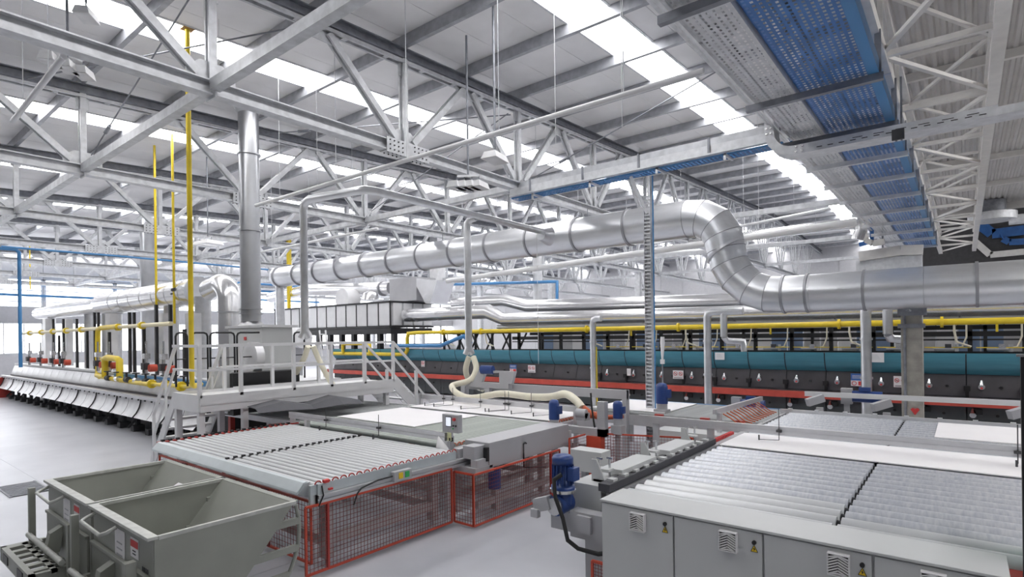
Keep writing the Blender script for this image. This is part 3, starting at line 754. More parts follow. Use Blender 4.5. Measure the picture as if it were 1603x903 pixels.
upmotor('blue upright motor at the foot of the tall cable riser', -5.1, 12.2, 1.15, 0.13, 0.4)
gm = T('transfer_drive', 'grey drive unit with a small blue motor above the slabs, over the cream hose', 'machine', (-9.3, 11.6, 0))
MB().box((-10.4, 11.5, 1.3), (-8.9, 11.7, 1.42)).build('bed', CABS, gm)
MB().prism([(-10.1, 1.42), (-9.8, 1.42), (-9.7, 1.62), (-9.2, 1.66), (-9.2, 1.42), (-8.8, 1.42), (-8.7, 1.7), (-9.9, 1.7)], 'y', 11.5, 11.62).build('casting', CABS, gm)
MB().tube([(-9.8, 11.5, 1.72), (-9.4, 11.5, 1.72)], 0.1, 12).build('motor_body', MOTOR, gm)
MB().box((-9.7, 11.5, 0), (-9.55, 11.65, 1.3)).build('stand', CABS, gm)

plan(0.87)
# third line behind, below the kiln
td = T('roller_table', 'roller table with dark rollers running in front of the red kiln ledge', 'machine', (-4.8, 13.2, 0))
me_r4 = local(MB(True).tube([(0,0,0),(3.9,0,0)], 0.042, 8), 'roller', ROLLD)
for i in range(17): put(me_r4, 'roller', (-7.0, 11.95+i*0.165, 0.94), td)
MB().box((-7.1, 11.85, 0.72), (-3.05, 11.9, 0.92)).build('side_rail', ALU, td)
MB().box((-7.1, 14.7, 0.8), (-3.05, 14.8, 0.98)).build('blue_rail', BLUEP, td)
for x0 in (-7.0, -5.0, -3.2):
    for y0 in (11.95, 14.7): MB().box((x0-0.05, y0-0.05, 0), (x0+0.05, y0+0.05, 0.8)).build('leg', CABS, td)
b = MB()
for x0 in (-6.1, -5.2, -4.2, -3.5): b.cb((x0, 11.8, 0.93), (0.18, 0.1, 0.1))
b.build('red_bracket', RED, td)
slab('white slab left of the dark rollers, at the foot of the cable riser', -7.0, 12.0, -5.15, 14.5, 0.984)
wbx = T('white_unit', 'low white cabinet under the aluminium sensor rail, left of the big roller machine', 'cabinet', (-3.9, 10.4, 0))
MB().box((-4.75, 10.3, 0.1), (-3.2, 10.9, 0.88)).build('body', CAB, wbx)
MB().box((-4.05, 10.28, 0.62), (-3.92, 10.3, 0.84)).build('black_latch', BLACK, wbx)

use()

K_ = 0.775
use(lambda x, y, z: (K_*x-0.116, K_*y, K_*z+0.198), (K_, K_, K_))

# ------------------------------------------------------------------ right kiln (teal)
KY = 22.2; KX0, KX1, MODW = -33.4, 4.9, 1.277
kr = T('kiln', 'long kiln with teal upper panels, dark lower panels and a red ledge along the back', 'kiln', (-14, KY, 0))
MB().box((KX0, KY+0.5, -0.25), (KX1, KY+3.6, 2.2)).build('kiln_body', DARK, kr)
MB().box((KX0, KY-0.45, 0.66), (KX1, KY+0.5, 0.88)).build('red_ledge', LEDGE, kr)
for z0 in (0.93,): MB().box((KX0, KY-0.25, 0.88), (KX1, KY+0.4, 0.91)).build('ledge_top', KDARK, kr)
tp = [(KY-0.12, 2.25), (KY-0.1, 2.0), (KY-0.02, 1.8), (KY+0.12, 1.62), (KY+0.22, 1.58)]
n = int((KX1-KX0)/MODW)
def strip(prof_, x0, x1): return MB(True).quadstrip([(x0, y, z) for y, z in prof_], [(x1, y, z) for y, z in prof_], True)
me_t = local(strip(tp, 0, MODW-0.035), 'teal_panel', TEAL)
ridge = MB(True)
for k in range(9): ridge.box((0, -0.008+KY-0.12+k*0.002, 2.2-k*0.05), (MODW-0.035, KY-0.118+k*0.012+0.003, 2.206-k*0.05))
me_rg = local(ridge, 'panel_ribs', TEAL)
dp = [(KY+0.2, 1.60), (KY+0.1, 1.3), (KY+0.02, 1.05), (KY+0.0, 0.93)]
me_d = local(strip(dp, 0, MODW-0.03), 'dark_panel', KDARK)
me_l = local(MB(True).box((0, KY+0.05, -0.2), (MODW-0.03, KY+0.1, 0.64)), 'low_panel', KLOW)
hole = MB(True).tube([(0, 0.0, 0), (0, 0.05, 0)], 0.045, 10); me_h = local(hole, 'peephole', BLACK)
lv = MB(True).tube([(0, 0, 0.15), (0, -0.03, 0.0)], [0.03, 0.07], 10).tube([(0, -0.06, -0.05), (0, 0.0, -0.05)], 0.085, 12); me_v = local(lv, 'valve', CHROME)
kn = MB(True).tube([(0, -0.08, -0.05), (0, -0.03, -0.05)], 0.032, 10); me_k = local(kn, 'valve_wheel', INKR)
blk = MB(True).box((-0.08, -0.1, -0.1), (0.08, 0.05, 0.06)); me_b = local(blk, 'catch', BLACK)
me_bt = local(MB(True).box((-0.04, -0.05, -0.17), (0.04, 0.02, 0.17)), 'strap', BLACK)
XS = -24.4 + 0.0
x = 0.19 - MODW*26
for i in range(30):
    xa = x + i*MODW
    if xa > KX1-MODW: break
    for me_, nm in ((me_t, 'teal_panel'), (me_d, 'dark_panel'), (me_l, 'low_panel')):
        put(me_, nm, (xa, 0, 0), kr)
    for s in range(1):
        put(me_h, 'peephole', (xa+MODW*0.62, KY+0.02, 1.23), kr); put(me_h, 'peephole', (xa+MODW*0.55, KY+0.01, 0.38), kr)
    if xa > -13:
        v = put(me_v, 'valve', (xa+MODW*0.27, KY+0.02, 1.28), kr)
        put(me_k, 'valve_wheel', (xa+MODW*0.27, KY+0.02, 1.25), kr)
        put(me_b, 'catch', (xa, KY-0.05, 1.2), kr); put(me_bt, 'strap', (xa, KY+0.0, 1.08), kr)
        put(me_v, 'valve', (xa+MODW*0.1, KY-0.02, 0.42), kr); put(me_b, 'catch', (xa+MODW*0.22, KY+0.0, 0.5), kr)
# black superstructure over the kiln
kf = T('steel_superstructure', 'black steel frame standing on top of the teal kiln, under the yellow pipe', 'frame', (-12, KY+0.8, 2.2))
for i in range(19):
    xa = -17.6+i*MODW
    if xa > KX1: break
    MB().box((xa-0.06, KY+0.5, 2.2), (xa+0.06, KY+0.62, 3.12)).build('post', BLACK, kf)
    if i % 2 == 0: MB().box((xa-0.05+0.4, KY+2.0, 2.2), (xa+0.05+0.4, KY+2.1, 3.12)).build('post', BLACK, kf)
for (y_, z_, h_) in ((KY+0.55, 2.84, 0.16), (KY+0.55, 2.66, 0.05), (KY+2.05, 3.05, 0.14), (KY+0.3, 2.27, 0.06)):
    MB().box((-18.0, y_-0.05, z_-h_/2), (KX1, y_+0.05, z_+h_/2)).build('rail', BLACK, kf)
for i in range(10):
    xa = -22.6+i*0.55
    MB().beam((xa, KY+0.6, 2.25), (xa+0.5*(1 if i % 2 else -1), KY+0.6, 3.1), 0.07, 0.07).build('brace', BLACK, kf)
for i in range(5): MB().box((-23.0+i*1.2, KY+0.45, 2.2), (-22.9+i*1.2, KY+0.55, 3.15)).build('post', BLACK, kf)
MB().box((-23, KY+0.4, 3.08), (-17.6, KY+0.6, 3.2)).build('rail', BLACK, kf)
# blowers, burners and small pipework on the kiln roof
for i in range(14):
    xa = -11.8+i*MODW
    t = T('burner_set', ORD[i]+' burner set from the left on the teal kiln roof, between black posts', 'burner', (xa, KY+0.2, 2.25), 'burners on the teal kiln')
    MB().tube([(xa-0.3, KY+0.15, 2.38), (xa+0.2, KY+0.15, 2.38)], 0.06, 8).tube([(xa+0.25, KY+0.15, 2.3), (xa+0.25, KY+0.15, 2.52)], 0.05, 8).build('burner', CABS, t)
    MB().cb((xa+0.05, KY+0.15, 2.47), (0.16, 0.12, 0.12)).build('actuator', DARK if i % 2 else CHROME, t)
    MB().box((xa-0.55, KY+0.1, 2.41), (xa+0.6, KY+0.13, 2.44)).build('gas_line', YEL, t)
    MB().tube([(xa+0.5, KY+0.3, 3.12), (xa+0.5, KY+0.25, 2.75), (xa+0.4, KY+0.2, 2.45), (xa+0.2, KY+0.18, 2.4)], 0.025, 6).build('flex_hose', HOSE, t)
bk = T('panel_row', 'row of blue and white panels seen behind the black kiln frame', 'panels', (-10, KY+3.5, 2.2))
for i in range(36):
    xa = -18+i*0.62
    MB().box((xa, KY+3.3, 2.2), (xa+0.58, KY+3.36, 3.25)).build('panel', [BLUEW, PAPER, WALLP, BLUEW, WALLP][(i*7) % 5], bk)

# signs on the kiln
def nosmoke(mb, m2, cx, cy, cz, r):
    pass
def sign(label, x, z, w_, h_, kind):
    y = KY-0.16 if z < 1.5 else KY-0.2
    t = T('safety_sign', label, 'sign', (x, y, z))
    MB().box((x-w_/2, y, z-h_/2), (x+w_/2, y+0.01, z+h_/2)).build('plate', SIGNB if kind == 'b' else PAPER, t)
    if kind == 'n':
        k = 2 if w_ > 0.3 else 1
        for i in range(k):
            cxx = x+(i-(k-1)/2)*w_/2; cz = z+h_*0.12; r = min(w_/k, h_)*0.33
            MB().tube(arc((cxx, cz), r, 0, 360, 18, 'xz', y-0.006), r*0.13, 5, False).beam((cxx-r*0.7, y-0.006, cz+r*0.7), (cxx+r*0.7, y-0.006, cz-r*0.7), 0.006, r*0.22).build('prohibition_ring', INKR, t)
            MB().beam((cxx-r*0.6, y-0.003, cz-r*0.1), (cxx+r*0.5, y-0.003, cz-r*0.1), 0.004, r*0.25).build('pictogram', INK, t)
        b = MB()
        for q in range(2): b.box((x-w_*0.4, y-0.002, z-h_*(0.36+q*0.07)), (x+w_*0.4, y, z-h_*(0.33+q*0.07)))
        b.build('caption_lines', INK, t, kind='stuff')
    if kind == 'b':
        MB().box((x-w_/2, y-0.003, z-h_/2), (x+w_/2, y, z-h_*0.06)).build('white_half', PAPER, t)
        MB().box((x+w_*0.02, y-0.006, z-h_*0.44), (x+w_*0.46, y-0.003, z-h_*0.12)).build('red_block', INKR, t)
        b = MB()
        for q in range(3): b.box((x-w_*0.4, y-0.003, z+h_*(0.12+q*0.1)), (x+w_*0.4, y, z+h_*(0.15+q*0.1)))
        b.build('text_lines', PAPER, t, kind='stuff')
        MB().tube(arc((x-w_*0.26, z-h_*0.28), h_*0.15, 0, 360, 14, 'xz', y-0.006), h_*0.025, 5, False).build('prohibition_ring', INKR, t)
    if kind == 'p':
        b = MB()
        for q in range(4): b.box((x-w_*0.35, y-0.002, z+h_*(0.25-q*0.14)), (x+w_*(0.1+0.06*q), y, z+h_*(0.28-q*0.14)))
        b.build('text_lines', WALLP, t, kind='stuff')
    return t
for (px_, py_, w_, h_, k, lab) in (
    (662, 569, 0.28, 0.34, 'n', 'small white prohibition sign on the kiln, behind the stair rail'),
    (803, 576, 0.42, 0.36, 'b', 'blue, white and red notice on the dark kiln panel, left of two red rings'),
    (832, 577, 0.44, 0.36, 'n', 'white sign with two red rings on the kiln, above the cream hose'),
    (1061, 586, 0.44, 0.34, 'n', 'white sign with two red rings on the kiln, between the riser and the pole'),
    (1342, 594, 0.42, 0.42, 'b', 'blue, white and red notice on the kiln just left of the right-hand pole'),
    (1408, 597, 0.36, 0.36, 'n', 'white sign with one red ring, half behind the concrete column'),
    (984, 582, 0.18, 0.3, 'p', 'small white paper tag on the dark kiln panel, left of the tall riser'),
    (1127, 557, 0.36, 0.28, 'p', 'white sheet on the teal panel right of the middle silver pole'),
    (1371, 559, 0.44, 0.32, 'p', 'white sheet on the teal panel between the right silver pole and the column')):
    p = AY(px_, py_, KY-0.16); sign(lab, p.x, p.z, w_, h_, k)

# yellow gas pipe on the right kiln
yp = T('gas_pipe', 'long yellow gas pipe running above the teal kiln', 'pipe', (-10, KY, 3.2))
MB().tube([(-24.3, KY-0.1, 3.22), (KX1, KY-0.1, 3.22)], 0.10, 12).build('pipe_run', YEL, yp)
MB().tube([(-24.3, KY-0.1, 3.22), (-25.2, KY-0.2, 3.18), (-25.3, KY-0.2, 2.9), (-25.3, KY-0.2, 2.2), (-25.5, KY-0.2, 2.0), (-26, KY-0.2, 1.95), (-33, KY-0.2, 1.95)], 0.11, 10).build('pipe_drop', YEL, yp)
MB().tube([(-31.5, KY-0.3, 1.95), (-31.5, KY-0.3, 2.6), (-29, KY-0.3, 2.6), (-28.7, KY-0.3, 2.5), (-28.7, KY-0.3, 1.95)], 0.11, 10).build('bypass_loop', YEL, yp)
for xa in (-22.4, -19.6, -13.2, -8.9, -3.2, -0.4, 2.4):
    MB().tube([(xa-0.04, KY-0.1, 3.22), (xa+0.04, KY-0.1, 3.22)], 0.17, 12).build('flange', YEL, yp)
    MB().tube([(xa+0.3, KY-0.1, 3.2), (xa+0.3, KY-0.1, 2.95), (xa+0.35, KY-0.05, 2.6), (xa+0.7, KY+0.05, 2.45)], 0.035, 6).build('branch_hose', HOSE, yp)
for xa in (-11.0, -5.4, 0.9): MB().box((xa-0.03, KY-0.13, 2.9), (xa+0.03, KY-0.07, 3.15)).build('hanger', YEL, yp)

# insulated silver ducts on top of the right kiln
d1 = T('insulated_duct', 'front silver insulated duct on the teal kiln, stepping down past the first pole', 'duct', (-10, KY+1.0, 3.4))
MB().tube([(-27.0, 23.4, 4.32), (-20.2, 23.4, 4.30), (-18.9, 23.2, 3.83), (KX1, 23.2, 3.66)], [0.40, 0.40, 0.33, 0.30], 16).build('duct_run', FOIL, d1)
for xa in (-26, -24, -22, -17.5, -14, -10.5, -7, -3.5, 0, 2.5):
    zz = 4.31 if xa < -20 else 3.83-(xa+18.9)*0.0071
    MB().tube([(xa, 23.4 if xa < -20 else 23.2, zz), (xa+0.05, 23.4 if xa < -20 else 23.2, zz)], 0.42 if xa < -20 else 0.335, 16).build('duct_band', FOIL, d1)
d2 = T('insulated_duct', 'rear silver insulated duct on the teal kiln, behind the front one', 'duct', (-10, KY+2.3, 3.8))
MB().tube([(-24.0, 24.6, 4.95), (-20.0, 24.6, 4.95), (-18.3, 24.5, 4.55), (KX1, 24.5, 4.02)], 0.34, 16).build('duct_run', FOIL, d2)
for xa in (-22, -16, -12, -8, -4, 0): MB().tube([(xa, 24.5, 4.55-(xa+18.3)*0.0228), (xa+0.06, 24.5, 4.55-(xa+18.3)*0.0228)], 0.355, 16).build('duct_band', FOIL, d2)
d3 = T('insulated_duct', 'dark lower duct in the shade under the front silver duct on the kiln', 'duct', (-6, KY+0.9, 3.2))
MB().tube([(-19.5, 23.35, 3.42), (KX1, 23.35, 3.38)], 0.14, 12).build('duct_run', DUCT, d3)

use()
# silver poles standing before the kiln, with return bends on top
def pole(label, px, py_top, Y, r=0.09, bend=True):
    p = AY(px, py_top, Y)
    t = T('vent_pole', label, 'pipe', (p.x, Y, 0), 'silver standing pipes')
    if bend:
        MB().tube([(p.x, Y, 0), (p.x, Y, p.z-0.1), (p.x+0.03, Y, p.z-0.02), (p.x+0.12, Y, p.z+0.02), (p.x+0.9, Y, p.z+0.02)], r, 12).build('riser', DUCT, t)
        MB().tube([(p.x+0.42, Y, p.z-0.62), (p.x+0.42, Y, p.z-0.05), (p.x+0.5, Y, p.z+0.02), (p.x+0.6, Y, p.z+0.02)], r*0.9, 12).build('return_leg', DUCT, t)
        MB().tube([(p.x+0.42, Y, p.z-0.62), (p.x+0.46, Y+0.1, p.z-0.72), (p.x+0.8, Y+0.3, p.z-0.75), (p.x+0.82, Y+0.3, p.z-1.0)], r*0.8, 10).build('tail_piece', DUCT, t)
    else:
        MB().tube([(p.x, Y, 0), (p.x, Y, p.z-0.1), (p.x+0.03, Y, p.z-0.02), (p.x+0.12, Y, p.z+0.02), (p.x+0.3, Y, p.z+0.02)], r, 12).build('riser', DUCT, t)
    for z_ in (p.z-0.75, 1.4): MB().tube([(p.x, Y, z_), (p.x, Y, z_+0.05)], r*1.2, 12).build('coupling', DUCT, t)
    return t
pole('slim silver pipe left of the tall cable riser, before the kiln', 928, 500, 16.0, 0.1, False)
pole('silver pipe with return bend between the cable riser and the S-shaped duct', 1107, 490, 14.6, 0.095)
pole('silver pipe with return bend just left of the concrete column', 1355, 481, 15.2, 0.11)
one(MB().tube([(AY(934, 560, 16.0).x, 16.0, 0), (AY(934, 560, 16.0).x, 16.0, 2.1)], 0.02, 6), 'thin_yellow_pipe', YEL, 'thin yellow pipe beside the slim silver pipe before the kiln', 'pipe')

use(lambda x, y, z: (x-0.10, y, z-0.31))
# concrete column with bracket and conduit
cc = T('concrete_column', 'weathered concrete column below the big silver duct at right', 'column', (-0.75, 14.55, 0))
MB().box((-0.95, 14.4, 0.31), (-0.58, 14.75, 3.27)).build('shaft', CONC, cc, bev=0.01)
MB().box((-1.0, 14.34, 3.12), (-0.5, 14.4, 3.27)).box((-1.0, 14.35, 2.86), (-0.53, 14.4, 2.95)).build('clamp_band', GALVD, cc)
MB().tube([(-0.88, 14.38, 0.5), (-0.88, 14.38, 3.2)], 0.025, 8).build('conduit', GALVD, cc)
MB().prism([(-0.80, 1.17), (-0.72, 1.05), (-0.64, 1.17), (-0.68, 1.2), (-0.72, 1.18), (-0.76, 1.2)], 'y', 14.37, 14.4).build('red_heart_marker', INKR, cc)

# big silver duct with S bend
use(lambda x, y, z: (x-0.06, y, z-0.31))
bd = T('big_duct', 'big round silver duct crossing the hall, with an S-bend down at right', 'duct', (-8, 13.8, 3.2))
R1, R2 = 0.47, 0.41
def ductseg(x0, x1, z, r):
    MB().tube([(x0, 13.8, z), (x1, 13.8, z)], r, 28).build('duct_length', DUCT, bd)
segs = [-24.6+i*1.61 for i in range(13)]
for a_, b_ in zip(segs[:-1], segs[1:]): ductseg(a_, b_-0.01, 5.66, R1-0.02*((-a_) > 15))
for a_ in segs[:-1]: MB().tube([(a_-0.03, 13.8, 5.66), (a_+0.03, 13.8, 5.66)], R1+0.03, 28).build('flange', DUCTD, bd)
path = [(-5.30, 5.66), (-4.95, 5.62), (-4.62, 5.42), (-4.45, 5.13), (-4.38, 4.80), (-4.31, 4.45), (-4.12, 4.12), (-3.82, 3.83), (-3.45, 3.69), (-3.1, 3.66)]
for i in range(len(path)-1):
    ra = R1-(R1-R2)*i/8; rb_ = R1-(R1-R2)*(i+1)/8
    b = MB(); pts = [Vector((p[0], 13.8, p[1])) for p in path]
    # gore cut at the mitre planes
    rings = []
    for q, r in ((i, ra), (i+1, rb_)):
        if q == 0: tdir = Vector((1,0,0))
        elif q == len(path)-1: tdir = Vector((1,0,0))
        else: tdir = ((pts[q]-pts[q-1]).normalized()+(pts[q+1]-pts[q]).normalized()).normalized()
        up = Vector((0,1,0)); side = tdir.cross(up)
        rings.append([pts[q]+up*math.cos(2*math.pi*j/28)*r+side*math.sin(2*math.pi*j/28)*r*1.01 for j in range(28)])
        if q == i: ring0 = rings[-1]
    vs = rings[0]+rings[1]
    b._add(vs, [(j, (j+1) % 28, 28+(j+1) % 28, 28+j) for j in range(28)], True)
    b.build('elbow_gore', DUCT, bd)
    s = MB(); rr = rings[0]; c0 = pts[i]
    s.tube([c0+(v-c0)*1.0 for v in rr]+[rr[0]], 0.010, 4, False); s.build('elbow_seam', DUCTD, bd)
MB().tube([(-4.405, 13.8, 4.80), (-4.375, 13.8, 4.75)], R1+0.02, 28).build('flange', ALU, bd)
x0 = -3.1
for a_, b_ in ((-3.1, -2.55), (-2.55, -1.55), (-1.55, -0.55), (-0.55, 0.25), (0.25, 2.1), (2.1, 4.0), (4.0, 6.5)): ductseg(a_+0.004, b_, 3.66, R2)
for a_ in (-3.1, -2.62, -1.55, 0.25, 2.1): MB().tube([(a_-0.025, 13.8, 3.66), (a_+0.025, 13.8, 3.66)], R2+0.025, 28).build('flange', DUCTD, bd)
MB().box((-0.86, 13.7, 3.2), (-0.80, 14.4, 3.24)).build('saddle', GALVD, bd)
MB().tube([(-24.9, 13.8, 5.66), (-24.6, 13.8, 5.66)], R1*0.97, 24).build('end_cap', DUCT, bd)
MB().tube([(-24.75, 13.8, 5.4), (-24.75, 13.8, 2.2)], 0.2, 14).build('drop_pipe', DUCT, bd)
for xa in (-20, -14, -8.2):
    MB().tube([(xa, 13.8, 6.1), (xa, 13.8, 6.35)], 0.012, 6).build('hanger_rod', GALVD, bd)
# cone tap where the suction pipe joins
MB().tube([(-9.25, 13.0, 5.66), (-9.25, 13.5, 5.66)], [0.16, 0.3], 18).build('tap_cone', DUCT, bd)

# suction pipe with two drops and cream hoses
use(lambda x, y, z: (x, y, z-0.24))
sp = T('suction_pipe', 'grey suction pipe with two drop legs feeding the cream hoses', 'pipe', (-9.3, 10, 2.3))
MB().tube([(-9.25, 13.0, 5.66), (-9.25, 7.2, 5.69), (-9.32, 7.0, 5.69), (-9.5, 6.95, 5.69), (-11.2, 6.95, 5.80), (-11.4, 6.95, 5.74), (-11.46, 6.95, 5.6), (-11.46, 6.95, 2.85)], 0.085, 14).build('main_run', DUCT, sp)
MB().tube([(-9.25, 10.2, 5.62), (-9.42, 10.18, 5.58), (-9.5, 10.17, 5.5), (-9.5, 10.17, 5.3), (-9.5, 10.17, 2.35)], 0.085, 14).build('drop_leg', DUCT, sp)
for (a_, z_) in (((-9.5, 10.17), 2.35), ((-11.46, 6.95), 2.8)):
    MB().tube([(a_[0], a_[1], z_+0.12), (a_[0]+0.05, a_[1]+0.07, z_-0.06)], [0.085, 0.07], 12).tube([(a_[0], a_[1], z_+0.12), (a_[0]-0.05, a_[1]-0.07, z_-0.06)], [0.085, 0.07], 12).build('y_branch', DUCT, sp)
    for zc in (3.4, 4.4): MB().tube([(a_[0], a_[1], zc), (a_[0], a_[1], zc+0.03)], 0.095, 14).build('coupling', DUCT, sp)
def smooth(pts, n=5):
    pts = [Vector(p) for p in pts]; out = []
    P = [pts[0]*2-pts[1]]+pts+[pts[-1]*2-pts[-2]]
    for i in range(1, len(P)-2):
        for k in range(n):
            t = k/n; a, b, c, d = P[i-1], P[i], P[i+1], P[i+2]
            out.append(0.5*((2*b)+(c-a)*t+(2*a-5*b+4*c-d)*t*t+(3*b-a-3*c+d)*t**3))
    out.append(pts[-1]); return out
def hose(label, pts, r=0.075, end=False):
    t = T('suction_hose', label, 'hose', pts[0], 'cream suction hoses')
    sm_ = smooth(pts); MB().tube(sm_, r, 12).build('hose', HOSE, t)
    if end:
        MB().tube([Vector(pts[-1]), Vector(pts[-1])+Vector((0.12, 0.05, -0.1)), Vector(pts[-1])+Vector((0.35, 0.1, -0.14)), Vector(pts[-1])+Vector((0.7, 0.12, -0.1))], [r, r*0.95, r*0.6, 0.03], 12).build('red_end', HOSER, t)
    return t
P = lambda px, py, Y: tuple(AY(px, py, Y))
hose('cream hose looping left from the right drop leg and running to the portal bracket',
     [P(738, 557, 10.2), P(742, 575, 10.1), P(733, 592, 9.9), P(712, 598, 9.6), P(704, 602, 9.45), P(712, 612, 9.3), P(735, 619, 9.2), P(780, 612, 9.1), P(822, 616, 8.9), P(856, 616, 8.7), P(880, 611, 8.5), P(897, 621, 8.3), P(906, 632, 8.2)], 0.07, True)
hose('cream hose hanging down from the right drop leg behind the slabs', [P(731, 557, 10.2), P(726, 575, 10.2), P(729, 590, 10.3), P(740, 602, 10.5), P(752, 608, 10.8)], 0.07)
hose('left cream hose dropping behind the platform railing', [P(481, 535, 6.9), P(474, 555, 6.95), P(460, 580, 7.0), P(446, 604, 7.05)], 0.06)
hose('right cream hose dropping behind the platform railing', [P(489, 535, 6.95), P(496, 553, 7.05), P(508, 578, 7.15), P(521, 600, 7.25)], 0.06)

use(lambda x, y, z: (K_*x-0.116, K_*y, K_*z+0.198), (K_, K_, K_))
# ------------------------------------------------------------------ white box plant on the right kiln's far end
wp = T('air_plant', 'white panelled air plant in a black frame beyond the platform railing', 'machine', (-30, 22.4, 2.4))
MB().box((-41.0, 22.5, 3.62), (-27.35, 25.9, 5.2)).build('body', WALLP, wp)
for i in range(12):
    xa = -40.9+i*1.13
    MB().box((xa+0.06, 22.42, 3.72), (xa+1.07, 22.5, 5.1)).build('white_panel', WSTEEL, wp)
for i in range(4): MB().box((-27.35, 22.6+i*0.84, 3.72), (-27.27, 23.3+i*0.84, 5.1)).build('white_panel', WSTEEL, wp)
b = MB()
for i in range(13): b.box((-40.96+i*1.13, 22.41, 3.6), (-40.86+i*1.13, 22.47, 5.2))
b.build('frame_posts', BLACK, wp, kind='stuff')
for z_ in (3.62, 5.15): MB().box((-41.05, 22.38, z_-0.05), (-27.25, 22.5, z_+0.07)).build('frame_rail', BLACK, wp); MB().box((-27.36, 22.38, z_-0.05), (-27.24, 25.95, z_+0.07)).build('frame_rail', BLACK, wp)
MB().box((-41, 22.4, 3.2), (-27.3, 25.9, 3.55)).build('base_frame', BLACK, wp)
for i in range(11): MB().box((-40.9+i*1.35, 22.5, 2.2), (-40.6+i*1.35, 22.8, 3.2)).build('leg', BLACK, wp)
gb = T('grey_fan_box', 'big grey square fan box with slanted hood on top of the white plant', 'machine', (-28.5, 24, 5.2))
p0 = AY(613, 440, 24.0); p1 = AY(655, 471, 24.0)
MB().box((p0.x, 23.9, p1.z), (p1.x, 25.6, p0.z+0.05)).build('box', CABS, gb)
q0 = AY(656, 437, 24.0); q1 = AY(688, 440, 24.0); q2 = AY(674, 476, 24.0)
MB().prism([(q0.x, q0.z), (q1.x, q1.z), (q2.x+0.1, q2.z), (q2.x-0.3, q2.z), (p1.x, p1.z+0.9)], 'y', 23.9, 25.4).build('hood', FOIL, gb)
t = AY(613, 447, 24.2)
d4 = T('insulated_duct', 'silver duct leading into the grey fan box, over the white plant', 'duct', (-36, 24.2, 6))
a0 = AY(480, 455, 24.2); a1 = AY(612, 452, 24.2)
MB().tube([(-55+10, 24.3, a0.z-0.3), (a0.x, 24.3, a0.z), (a1.x, 24.3, a1.z)], 0.42, 18).build('duct_run', FOIL, d4)
MB().tube([(a1.x-0.9, 24.3, a1.z), (a1.x-0.8, 24.3, a1.z)], 0.5, 18).build('flange', DUCTD, d4)
dm = T('dome_vent', 'round silver scroll housing on top of the white plant', 'machine', (-33, 23.5, 5.2))
c0 = AY(548, 470, 23.6)
MB().tube([(c0.x, 23.0, c0.z), (c0.x, 24.0, c0.z)], 0.75, 24).build('scroll', WSTEEL, dm)
MB().tube([(c0.x+2.6, 23.4, c0.z-0.15), (c0.x+2.6, 23.4, c0.z+0.3), (c0.x+2.6, 23.4, c0.z+0.45)], [0.6, 0.45, 0.1], 18).build('dome', FOIL, dm)
tk = T('white_tank', 'long white rounded duct cover low behind the platform, left of the white plant', 'duct', (-33, 19.0, 2.2))
c0 = AY(425, 512, 16.0); c1 = AY(465, 514, 16.0)
MB().tube([(c0.x-3, 16.4, 3.0), (c1.x, 16.4, 3.0)], 0.55, 20).build('shell', WSTEEL, tk)
MB().box((c0.x-3, 16.1, 0), (c0.x-2.8, 16.6, 2.6)).box((c1.x-0.4, 16.1, 0), (c1.x-0.2, 16.6, 2.6)).build('leg', CABS, tk) if False else None
for xx in (c0.x-2.5, c1.x-0.6): MB().box((xx, 16.2, -0.25), (xx+0.2, 16.6, 2.6)).build('leg', CABS, tk)

KL = 0.926
def zro(y): return (zr(KL*y)-0.074)/KL
use(lambda x, y, z: (KL*x-0.08, KL*y, KL*z+0.074), (KL, KL, KL))
# ------------------------------------------------------------------ left kiln (silver)
LY = 6.0; LX0, LX1 = -36.5, -13.6
kl = T('kiln', 'long silver kiln with curved zinc shields down the left of the hall', 'kiln', (-22, LY, 0))
MB().box((LX0, LY+0.35, 0.25), (LX1, LY+3.4, 0.95)).build('void_shade_body', BLACK, kl)  # black block stands in for the shaded void behind the lower shields
MB().box((LX0, LY+0.75, 0.95), (LX1, LY+3.4, 1.5)).build('body', SHIELD, kl)
sh = [(LY+0.06, 0.93), (LY+0.05, 0.82), (LY+0.01, 0.68), (LY-0.06, 0.54), (LY-0.16, 0.42)]
me_s = local(strip(sh, 0, 0.97), 'zinc_shield', SHIELD)
sh2 = [(LY+0.45, 1.48), (LY+0.38, 1.3), (LY+0.33, 1.15), (LY+0.33, 1.06)]
me_s2 = local(strip(sh2, 0, 0.97), 'zinc_shield', SHIELD)
i = 0; xa = LX0
while xa < LX1-0.9:
    o = put(me_s, 'zinc_shield', (xa, 0, 0), kl); o2 = put(me_s2, 'zinc_shield', (xa, 0, 0), kl)
    if i % 2 == 0: MB().tube([(xa-0.015, y-0.012, z) for y, z in sh], 0.022, 5).build('black_seam', BLACK, kl)
    xa += 1.0; i += 1
MB().box((LX0-0.4, LY-0.02, 0.93), (LX1+0.6, LY+0.1, 1.02)).build('ledge_rail', ALU, kl)
MB().box((LX0-0.4, LY+0.12, 0.95), (LX1+0.6, LY+0.3, 1.0)).build('ledge_tray', FRAMEB, kl)
b = MB()
for k in range(46): b.box((LX0+k*0.5, LY-0.05, 0.9), (LX0+k*0.5+0.06, LY-0.02, 0.94))
b.build('ledge_clips', BLACK, kl, kind='stuff')
MB().box((LX0, LY+0.28, 1.0), (LX1+0.4, LY+0.32, 1.05)).build('dark_rail', KDARK, kl)
MB().box((LX0-0.3, LY+0.5, 1.50), (LX1, LY+0.75, 1.58)).build('top_tray', WSTEEL, kl)
MB().box((-22, LY+0.4, 1.42), (-15, LY+0.46, 1.55)).build('blue_tray', BLUEP, kl)
MB().box((LX0-0.6, LY-0.3, -0.078), (LX0-0.2, LY+0.4, 0.9)).build('red_end_frame', RED, kl)
xa = LX0+1.0; i = 0
